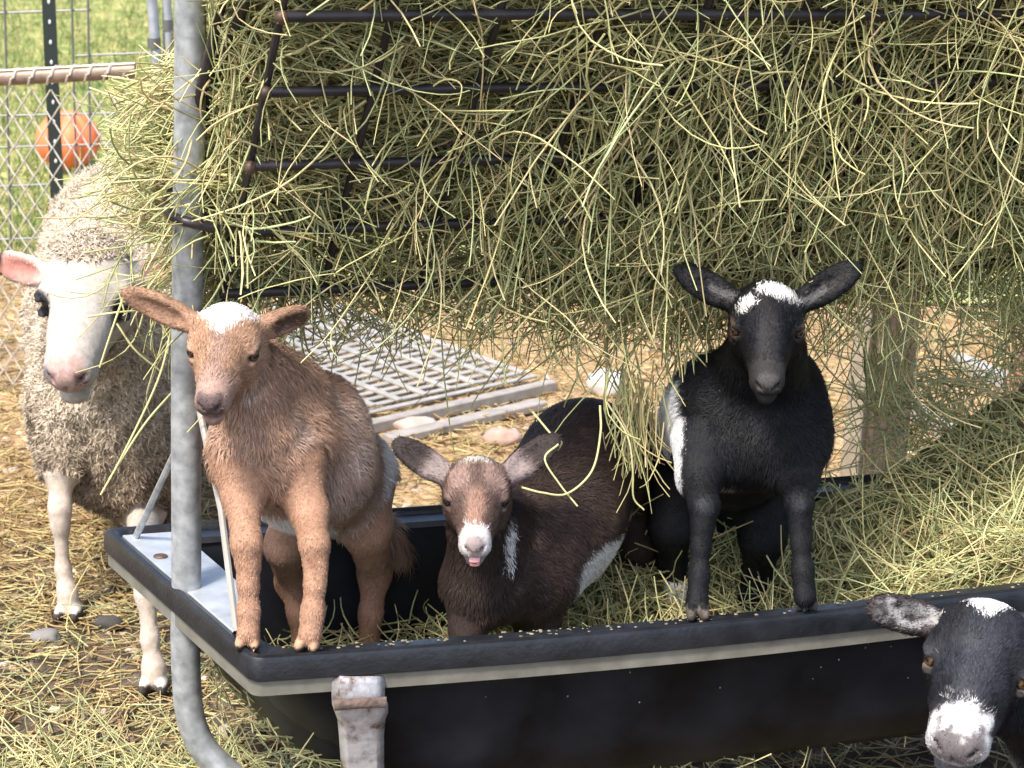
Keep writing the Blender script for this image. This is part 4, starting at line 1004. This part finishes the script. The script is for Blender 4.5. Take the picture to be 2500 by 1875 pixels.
# --- black kid with forefeet on the long rim
b = Beast(); hl_ = PZ(1700, 1508, .4345); hr_ = PZ(1966, 1485, .4345); y0 = (hl_[1] + hr_[1]) / 2
b.limb([(1790, 1030, y0 + .29, 178), (1785, 1060, y0 + .4, 150)], .04, 'body')
b.limb([(1775, 1010, y0 + .2, 140), (1880, 1010, y0 + .19, 128)], .04, 'body'); b.limb([(1800, 1075, y0 + .16, 118), (1885, 1070, y0 + .15, 118)], .04, 'body')
b.limb([(1905, 955, y0 + .19, 92), (1912, 1060, y0 + .15, 102)], .03, 'body'); b.limb([(1790, 1130, y0 + .25, 90), (1800, 1150, y0 + .4, 90)], .04, 'body')
b.limb([(1855, 930, y0 + .18, 122), (1872, 850, y0 + .1, 92)], .03, 'neck')
b.head((1872, 802), y0 + .04, (1875, 938), .188, roll=-1)
b.ear(-1, (1650, 655), y0 + .09, .022, face=R3(.2, 0, .1)); b.ear(1, (2100, 646), y0 + .09, .022, face=R3(-.2, 0, .1))
b.limb([(1702, 1080, y0 + .13, 60), (1706, 1165, y0 + .1, 52), (1720, 1235, y0 + .03, 33), (1715, 1285, y0 + .022, 28), (1711, 1330, y0 + .016, 25), (1707, 1400, y0 + .005, 26), (1702, 1470, y0 - .01, 31)], .015)
b.limb([(1932, 1090, y0 + .14, 60), (1946, 1165, y0 + .1, 48), (1952, 1230, y0 + .03, 31), (1953, 1280, y0 + .024, 27), (1955, 1325, y0 + .016, 24), (1960, 1390, y0 + .005, 27), (1965, 1455, y0 - .006, 31)], .015)
b.hoof(hl_, .0165, .02, unit(R3(.1, -1, 0))); b.hoof(hr_, .0165, .02, unit(R3(0, -1, 0)))
b.limb([(1862, 1215, y0 + .36, 80), (1862, 1310, y0 + .33, 54), (1850, 1395, y0 + .37, 34), (1832, 1460, y0 + .36, 29), (1826, 1540, y0 + .36, 28)], .02)
b.limb([(1660, 1175, y0 + .36, 78), (1640, 1280, y0 + .33, 54), (1640, 1370, y0 + .37, 32), (1654, 1440, y0 + .36, 25), (1652, 1530, y0 + .36, 25)], .02)
b.limb([(1812, 960, y0 + .52, 22), (1830, 800, y0 + .54, 20), (1838, 690, y0 + .52, 8)], .01, 'tail')
def col_black(V, tags, hl, N):
    C = np.tile(np.array((.0052, .0053, .0068)), (len(V), 1)) * (1 + .25 * hn(V, 30, 3))[:, None]
    hd = np.isin(tags, ('head', 'muzzle')); f_, u_, s_ = hl[:, 0], hl[:, 1], hl[:, 2]
    C = mixc(C, hd * sstep(.1, .05, np.abs(s_)) * sstep(.05, .12, f_) * .8, (.019, .018, .02))
    C = mixc(C, hd * sstep(.38, .46, f_) * .9, (.021, .019, .019))
    C = mixc(C, hd * sstep(.1, .04, np.abs(np.abs(s_) - .14)) * sstep(.1, 0, np.abs(f_ + .05)) * .7, (.024, .025, .031))
    m = hd * sstep(.54, .58, f_) * sstep(.085, .06, np.abs(s_)) * sstep(-.1, -.06, u_); C = mixc(C, m * .8, (.06, .056, .056))
    m = hd * sstep(.055, .03, np.abs(f_ - .04)) * sstep(.18, .21, np.abs(s_)) * (np.abs(u_) < .1); C = mixc(C, m * .6, (.11, .065, .045))
    d = np.sqrt(((s_ - .05) * .75) ** 2 + ((f_ + .13) * 1.25) ** 2); d2 = np.sqrt(((s_ + .16)) ** 2 + ((f_ + .03)) ** 2)
    nz = .05 * hn(V, 95, 5) + .04 * hn(V, 220, 6)
    m = hd * np.maximum(sstep(.13, .09, d + nz), sstep(.07, .04, d2 + nz)) * (u_ > .0); C = mixc(C, m, (.6, .58, .56))
    er = tags == 'ear'
    for (B, e, ln, n, wv, wd_) in b.ears:
        q = V - B; a_, w2 = q @ e / ln, q @ wv / wd_
        near = er & (np.linalg.norm(q - e * ln * .5, axis=1) < ln * .75) & (N @ n > .3)
        C = mixc(C, near * sstep(.6, .3, np.abs(w2)) * sstep(.95, .7, a_) * .6 * (hn(V, 120, 4) > -.1), (.04, .035, .034))
        C = mixc(C, near * sstep(.35, .1, np.abs(w2 + .1)) * sstep(.3, .2, np.abs(a_ - .25)) * .7 * (np.abs(a_ - .25) < .2), (.1, .095, .095))
    W = (.62, .62, .63)
    e_ = (V - P(1660, 1000, y0 + .18)) @ RT - .05 * (V[:, 2] - P(1660, 1000, y0 + .18)[2]) + .006 * hn(V, 50, 2)
    m = sstep(.003, -.004, e_) * np.isin(tags, ('body', 'leg')) * sstep(y0 + .05, y0 + .07, V[:, 1]) * sstep(y0 + .33, y0 + .30, V[:, 1]) * sstep(P(1640, 905, y0 + .22)[2] + .012, P(1640, 905, y0 + .22)[2] - .02, V[:, 2] + .5 * e_) * sstep(P(1640, 1160, y0 + .22)[2] - .01, P(1640, 1160, y0 + .22)[2] + .02, V[:, 2])
    C = mixc(C, m, W)
    m = (tags == 'leg') & (V[:, 2] < P(1654, 1415, y0 + .36)[2]) & (V[:, 1] > y0 + .3) & (np.abs(V[:, 0] - P(1654, 1440, y0 + .36)[0]) < .04); C[m] = W
    C = mixc(C, ball_mask(V, P(1770, 1182, y0 + .12), .014, .008, 90, .006, 7) * .5, (.5, .48, .45))
    for kx in (1722, 1952): C = mixc(C, (tags == 'leg') * ball_mask(V, P(kx, 1238, y0), .016, .01, 90, .004, 7) * .7, (.03, .033, .04))
    ho = tags == 'hoof'; C[ho & (V[:, 2] < .452)] = (.09, .075, .06)
    return C
r_ = b.build('goat_kid', 'black goat kid with white crown patch standing with forefeet on the long rim', 'goat', (hl_ + hr_) / 2 * [1, 1, 0] + [0, 0, .434], col_black, flow_body=R3(0, .5, -.8), jit=.25, rim=(.05, .03, .02, .6))
b.eye(r_, (.06, .035, .02), .054)

# --- black and white goat in front, only its head in the picture
b = Beast(); y0 = 2.40
b.head((2386, 1628), y0, (2338, 1806), .245, roll=3, wide=1.06, muz=1.38, chin=.02)
b.ear(-1, (2118, 1480), y0 + .03, .024, face=R3(.1, 0, .2)); b.ear(1, (2660, 1500), y0 + .06, .027)
b.limb([(2440, 1690, y0 + .08, 90), (2620, 1740, y0 + .14, 130)], .03, 'neck')
b.limb([(2640, 1790, y0 + .16, 175), (2900, 1850, y0 + .26, 240), (3200, 1850, y0 + .38, 220)], .04, 'body')
fl = [R3(.72, y0 + .05, 0), R3(.80, y0 + .22, 0), R3(1.02, y0 + .26, 0), R3(1.05, y0 + .42, 0)]
for i, q in enumerate(fl):
    b.limb([(q + R3(.01, .02, .30), .06), (q + R3(0, 0, .19), .032), (q + R3(0, .01, .09), .020), (q + R3(0, 0, .03), .022)], .02); b.hoof(q, .019, .024, R3(-.4, -.9, 0))
def col_bw(V, tags, hl, N):
    C = np.tile(np.array((.013, .013, .016)), (len(V), 1)) * (1 + .3 * hn(V, 26, 3))[:, None]
    hd = np.isin(tags, ('head', 'muzzle')); f_, u_, s_ = hl[:, 0], hl[:, 1], hl[:, 2]
    C = mixc(C, hd * sstep(.02, .3, hn(V, 18, 4) + .25) * sstep(.35, .2, f_) * sstep(-.02, .08, u_) * .75, (.023, .025, .032))
    C = mixc(C, hd * sstep(.12, .04, np.abs(s_)) * sstep(.0, .1, f_) * .6, (.033, .036, .045))
    nz = .03 * hn(V, 80, 5) + .025 * hn(V, 190, 6)
    m = hd * sstep(.40, .46, f_ + 1.6 * nz - .2 * np.abs(s_)) * sstep(-.16, -.11, u_); C = mixc(C, m, (.5, .485, .48))
    m = hd * sstep(.48, .52, f_) * sstep(.135, .1, np.abs(s_) + nz * .6) * sstep(-.13, -.08, u_) * sstep(.08, .05, u_ + nz); C = mixc(C, m * .92, (.085, .07, .073))
    m = hd * sstep(-.1, -.14, u_) * sstep(.3, .4, f_); C = mixc(C, m * .8, (.12, .115, .125))
    m = hd * sstep(.02, .0, np.abs(u_ + .15)) * sstep(.4, .5, f_); C = mixc(C, m * .8, (.04, .035, .035))
    m = hd * np.maximum(sstep(.0, -.05, f_ + .07 + 1.3 * np.abs(s_ + .02) + nz) , 0) * (u_ > .03); C = mixc(C, m, (.62, .61, .61))
    m = hd * sstep(.05, .03, np.abs(f_ - .06)) * sstep(.18, .2, np.abs(s_)) * (np.abs(u_) < .07); C = mixc(C, m * .6, (.16, .11, .075))
    er = tags == 'ear'; C = mixc(C, er * .5, (.045, .03, .028))
    for (B, e, ln, n, wv, wd_) in b.ears:
        q = V - B; a_, w2 = q @ e / ln, q @ wv / wd_
        near = er & (np.linalg.norm(q - e * ln * .5, axis=1) < ln * .75) & (N @ n > .2)
        C = mixc(C, near * sstep(-.75, -.5, -np.abs(w2)) * sstep(.95, .8, a_) * sstep(-.5, .1, hn(V, 110, 4)) * .8, (.33, .32, .31))
    C = mixc(C, (tags == 'body') * sstep(.62, .7, V[:, 0]) * sstep(.36, .3, V[:, 2]) * .8, (.5, .48, .45))
    return C
r_ = b.build('goat', 'black and white goat with white muzzle in front of the trough', 'goat', (.86, y0 + .2, 0), col_bw, flow_body=R3(.8, .2, -.5), jit=.3, h=.0042)
b.eye(r_, (.10, .062, .028), .05)

# --- sheep behind the feeder
b = Beast(); hl_ = PZ(172, 1512, 0); hr_ = PZ(378, 1690, 0); yl, yr = hl_[1], hr_[1]; y0 = yl - .02
b.limb([(300, 950, y0 + .2, 205), (320, 790, y0 + .55, 232), (345, 622, y0 + 1.0, 232)], .06, 'body')
b.limb([(312, 1085, y0 + .2, 172), (330, 980, y0 + .6, 190), (350, 900, y0 + 1.0, 170)], .06, 'body')
b.limb([(150, 1000, y0 + .2, 70), (190, 1080, y0 + .18, 90)], .05, 'body')
b.limb([(285, 850, y0 + .16, 180), (240, 760, y0 + .03, 120)], .04, 'neck')
b.head((212, 738), y0 - .08, (160, 912), .298, roll=1, muz=1.34, jaw=1.4, wide=1.1, chin=.04)
b.S.ell(b.H(-.22, .15), [b.hd[1], b.hd[2], b.hd[3]], np.array((.18, .12, .19)) * .292, .03, 'cap')
b.ear(-1, (-14, 636), y0 - .02, .03, base=(-.16, .04, .24), face=R3(.1, 0, -.35)); b.ear(1, (430, 632), y0 + .05, .03, base=(-.16, .04, .24), face=R3(-.3, 0, -.3))
b.limb([(160, 1040, yl + .09, 62), (150, 1120, yl + .05, 34), (146, 1240, yl + .015, 24), (147, 1280, yl + .012, 23), (154, 1390, yl + .01, 19), (164, 1445, yl, 25), (168, 1480, yl - .005, 27)], .02)
b.limb([(345, 1150, y0 + .28, 60), (348, 1250, y0 + .16, 40), (352, 1360, yr + .14, 36), (358, 1450, yr + .03, 30), (366, 1560, yr + .01, 22), (375, 1630, yr, 29), (377, 1655, yr - .005, 28)], .02)
b.hoof(hl_, .026, .034, unit(R3(-.1, -1, 0))); b.hoof(hr_, .026, .034, unit(R3(0, -1, 0)))
b.limb([(165, 1000, yl + .11, 78), (152, 1125, yl + .055, 46)], .04, 'body'); b.limb([(345, 1130, y0 + .29, 80), (346, 1235, y0 + .19, 54)], .04, 'body')
for u0 in (230, 400):
    q = PZ(u0, 1180, 0); b.limb([(P(u0 + 40, 900, q[1]), .11), (q + R3(0, 0, .33), .05), (q + R3(0, .03, .2), .026), (q + R3(0, 0, .03), .024)], .03); b.hoof(q, .024, .03, R3(0, -1, 0))
def col_sheep(V, tags, hl, N):
    f_, u_, s_ = hl[:, 0], hl[:, 1], hl[:, 2]
    wool = np.isin(tags, ('body', 'neck', 'cap'))
    C = np.tile(np.array((.54, .46, .36)), (len(V), 1)) * (1 + .10 * hn(V, 9, 3) + .14 * hn(V, 38, 4))[:, None]
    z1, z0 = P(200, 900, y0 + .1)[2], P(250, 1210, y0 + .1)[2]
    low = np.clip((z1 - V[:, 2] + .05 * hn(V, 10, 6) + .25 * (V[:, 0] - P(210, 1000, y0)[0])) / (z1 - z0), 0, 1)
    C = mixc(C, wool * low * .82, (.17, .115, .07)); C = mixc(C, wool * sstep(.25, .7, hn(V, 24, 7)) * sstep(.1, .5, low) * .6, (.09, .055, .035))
    C = mixc(C, (wool & (tags == 'body')) * sstep(.3, .7, hn(V, 13, 8)) * .3, (.42, .32, .22))
    lg = tags == 'leg'; C[lg] = np.array((.46, .385, .325)); C = mixc(C, lg * sstep(.2, .45, V[:, 2]) * .35, (.45, .36, .28))
    hd = np.isin(tags, ('head', 'muzzle', 'ear', 'cap')); C = mixc(C, hd * 1.0, (.40, .36, .315)); C = mixc(C, (tags == 'cap') * .9, (.46, .385, .30))
    C = mixc(C, hd * sstep(.14, .05, np.abs(s_)) * sstep(-.2, -.05, f_) * sstep(.12, .0, f_) * .5, (.46, .37, .28))
    mz = hd * sstep(.50, .56, f_) * sstep(-.14, -.1, u_); C = mixc(C, mz * sstep(.13, .08, np.abs(s_)) * .65, (.44, .25, .225)); C = mixc(C, hd * sstep(-.15, -.2, u_) * (f_ > .3) * .8, (.40, .36, .315))
    C = mixc(C, hd * sstep(.03, .012, np.abs(np.abs(s_) - .085 + (u_ + .035) * .4)) * sstep(.54, .57, f_) * (np.abs(u_ + .03) < .045) * .8, (.12, .07, .07))
    C = mixc(C, hd * ball_mask(V, b.H(.56, -.02, -.11), .012, .008, 90, .003, 3) * .8, (.12, .12, .13))
    C = mixc(C, hd * sstep(.022, .0, np.abs(u_ + .15)) * sstep(.28, .4, f_) * .75, (.17, .12, .12))
    for g in (-1, 1):
        C = mixc(C, ball_mask(V, b.H(.06, .03, g * .235), (.028, .026, .026), .008, 60, .005, 4), (.016, .015, .018))
        C = mixc(C, ball_mask(V, b.H(.15, .0, g * .21), .021, .008, 60, .005, 5) * (.95 if g < 0 else .6), (.02, .02, .024))
    er = tags == 'ear'
    for (B, e, ln, n, wv, wd_) in b.ears:
        q = V - B; a_, w2 = q @ e / ln, q @ wv / wd_
        near = er & (np.linalg.norm(q - e * ln * .5, axis=1) < ln * .75)
        C = mixc(C, near * (N @ n > .1) * sstep(.8, .6, np.abs(w2)) * sstep(.15, .3, a_) * .9, (.52, .21, .17))
        C = mixc(C, near * sstep(.82, .88, a_), (.02, .018, .02))
    ho = tags == 'hoof'; C[ho] = (.62, .56, .5); C[ho & (V[:, 2] < .026)] = (.05, .04, .035)
    return np.clip(C, .005, .9)
def disp_sheep(V, tags):
    wv = np.isin(tags, ('body', 'neck', 'cap')) * np.where(tags == 'cap', .35, 1.0)
    q = V + .012 * np.stack([hn(V, 20, 11), hn(V, 20, 12), hn(V, 20, 13)], 1)
    return wv * (.010 * hn(q, 26, 5) + .007 * np.abs(hn(q, 60, 6)) + .004 * hn(q, 120, 7))
SHEEP = b
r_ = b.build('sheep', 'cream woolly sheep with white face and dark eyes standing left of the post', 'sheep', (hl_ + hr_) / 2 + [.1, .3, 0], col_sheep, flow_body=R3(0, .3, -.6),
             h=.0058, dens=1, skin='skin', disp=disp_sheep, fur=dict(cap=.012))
_, V, F, N, C, tags, hl = b.out
wool = np.isin(tags, ('body', 'neck', 'cap'))
M['woolhair'] = mat('wool_hair', (1, 1, 1), .85, spec=.1, attr=True)
dn = np.where(wool, 90000.0, 0); dn[tags == 'cap'] = 120000
fur_mesh('fleece', V, F, N, C, RNG.normal(size=V.shape) * .6 + R3(0, 0, -.5), np.where(tags == 'cap', .016, .017), dn, M['woolhair'], r_, width=.0013, lift=.55, wild=1.0, jit=.2, curly=.9)
dn = np.where(wool, 0.0, 70000.0); dn[tags == 'hoof'] *= .1
fl = np.zeros_like(V) + R3(0, 0, -1); fl[np.isin(tags, ('head', 'muzzle'))] = -b.hd[1]
fur_mesh('coat', V, F, N, C, fl, np.where(tags == 'head', .006, .005), dn, M['fur'], r_, width=.0010, lift=.25, jit=.08)
b.eye(r_, (.03, .02, .012), .05, pos=(.05, .035, .2))
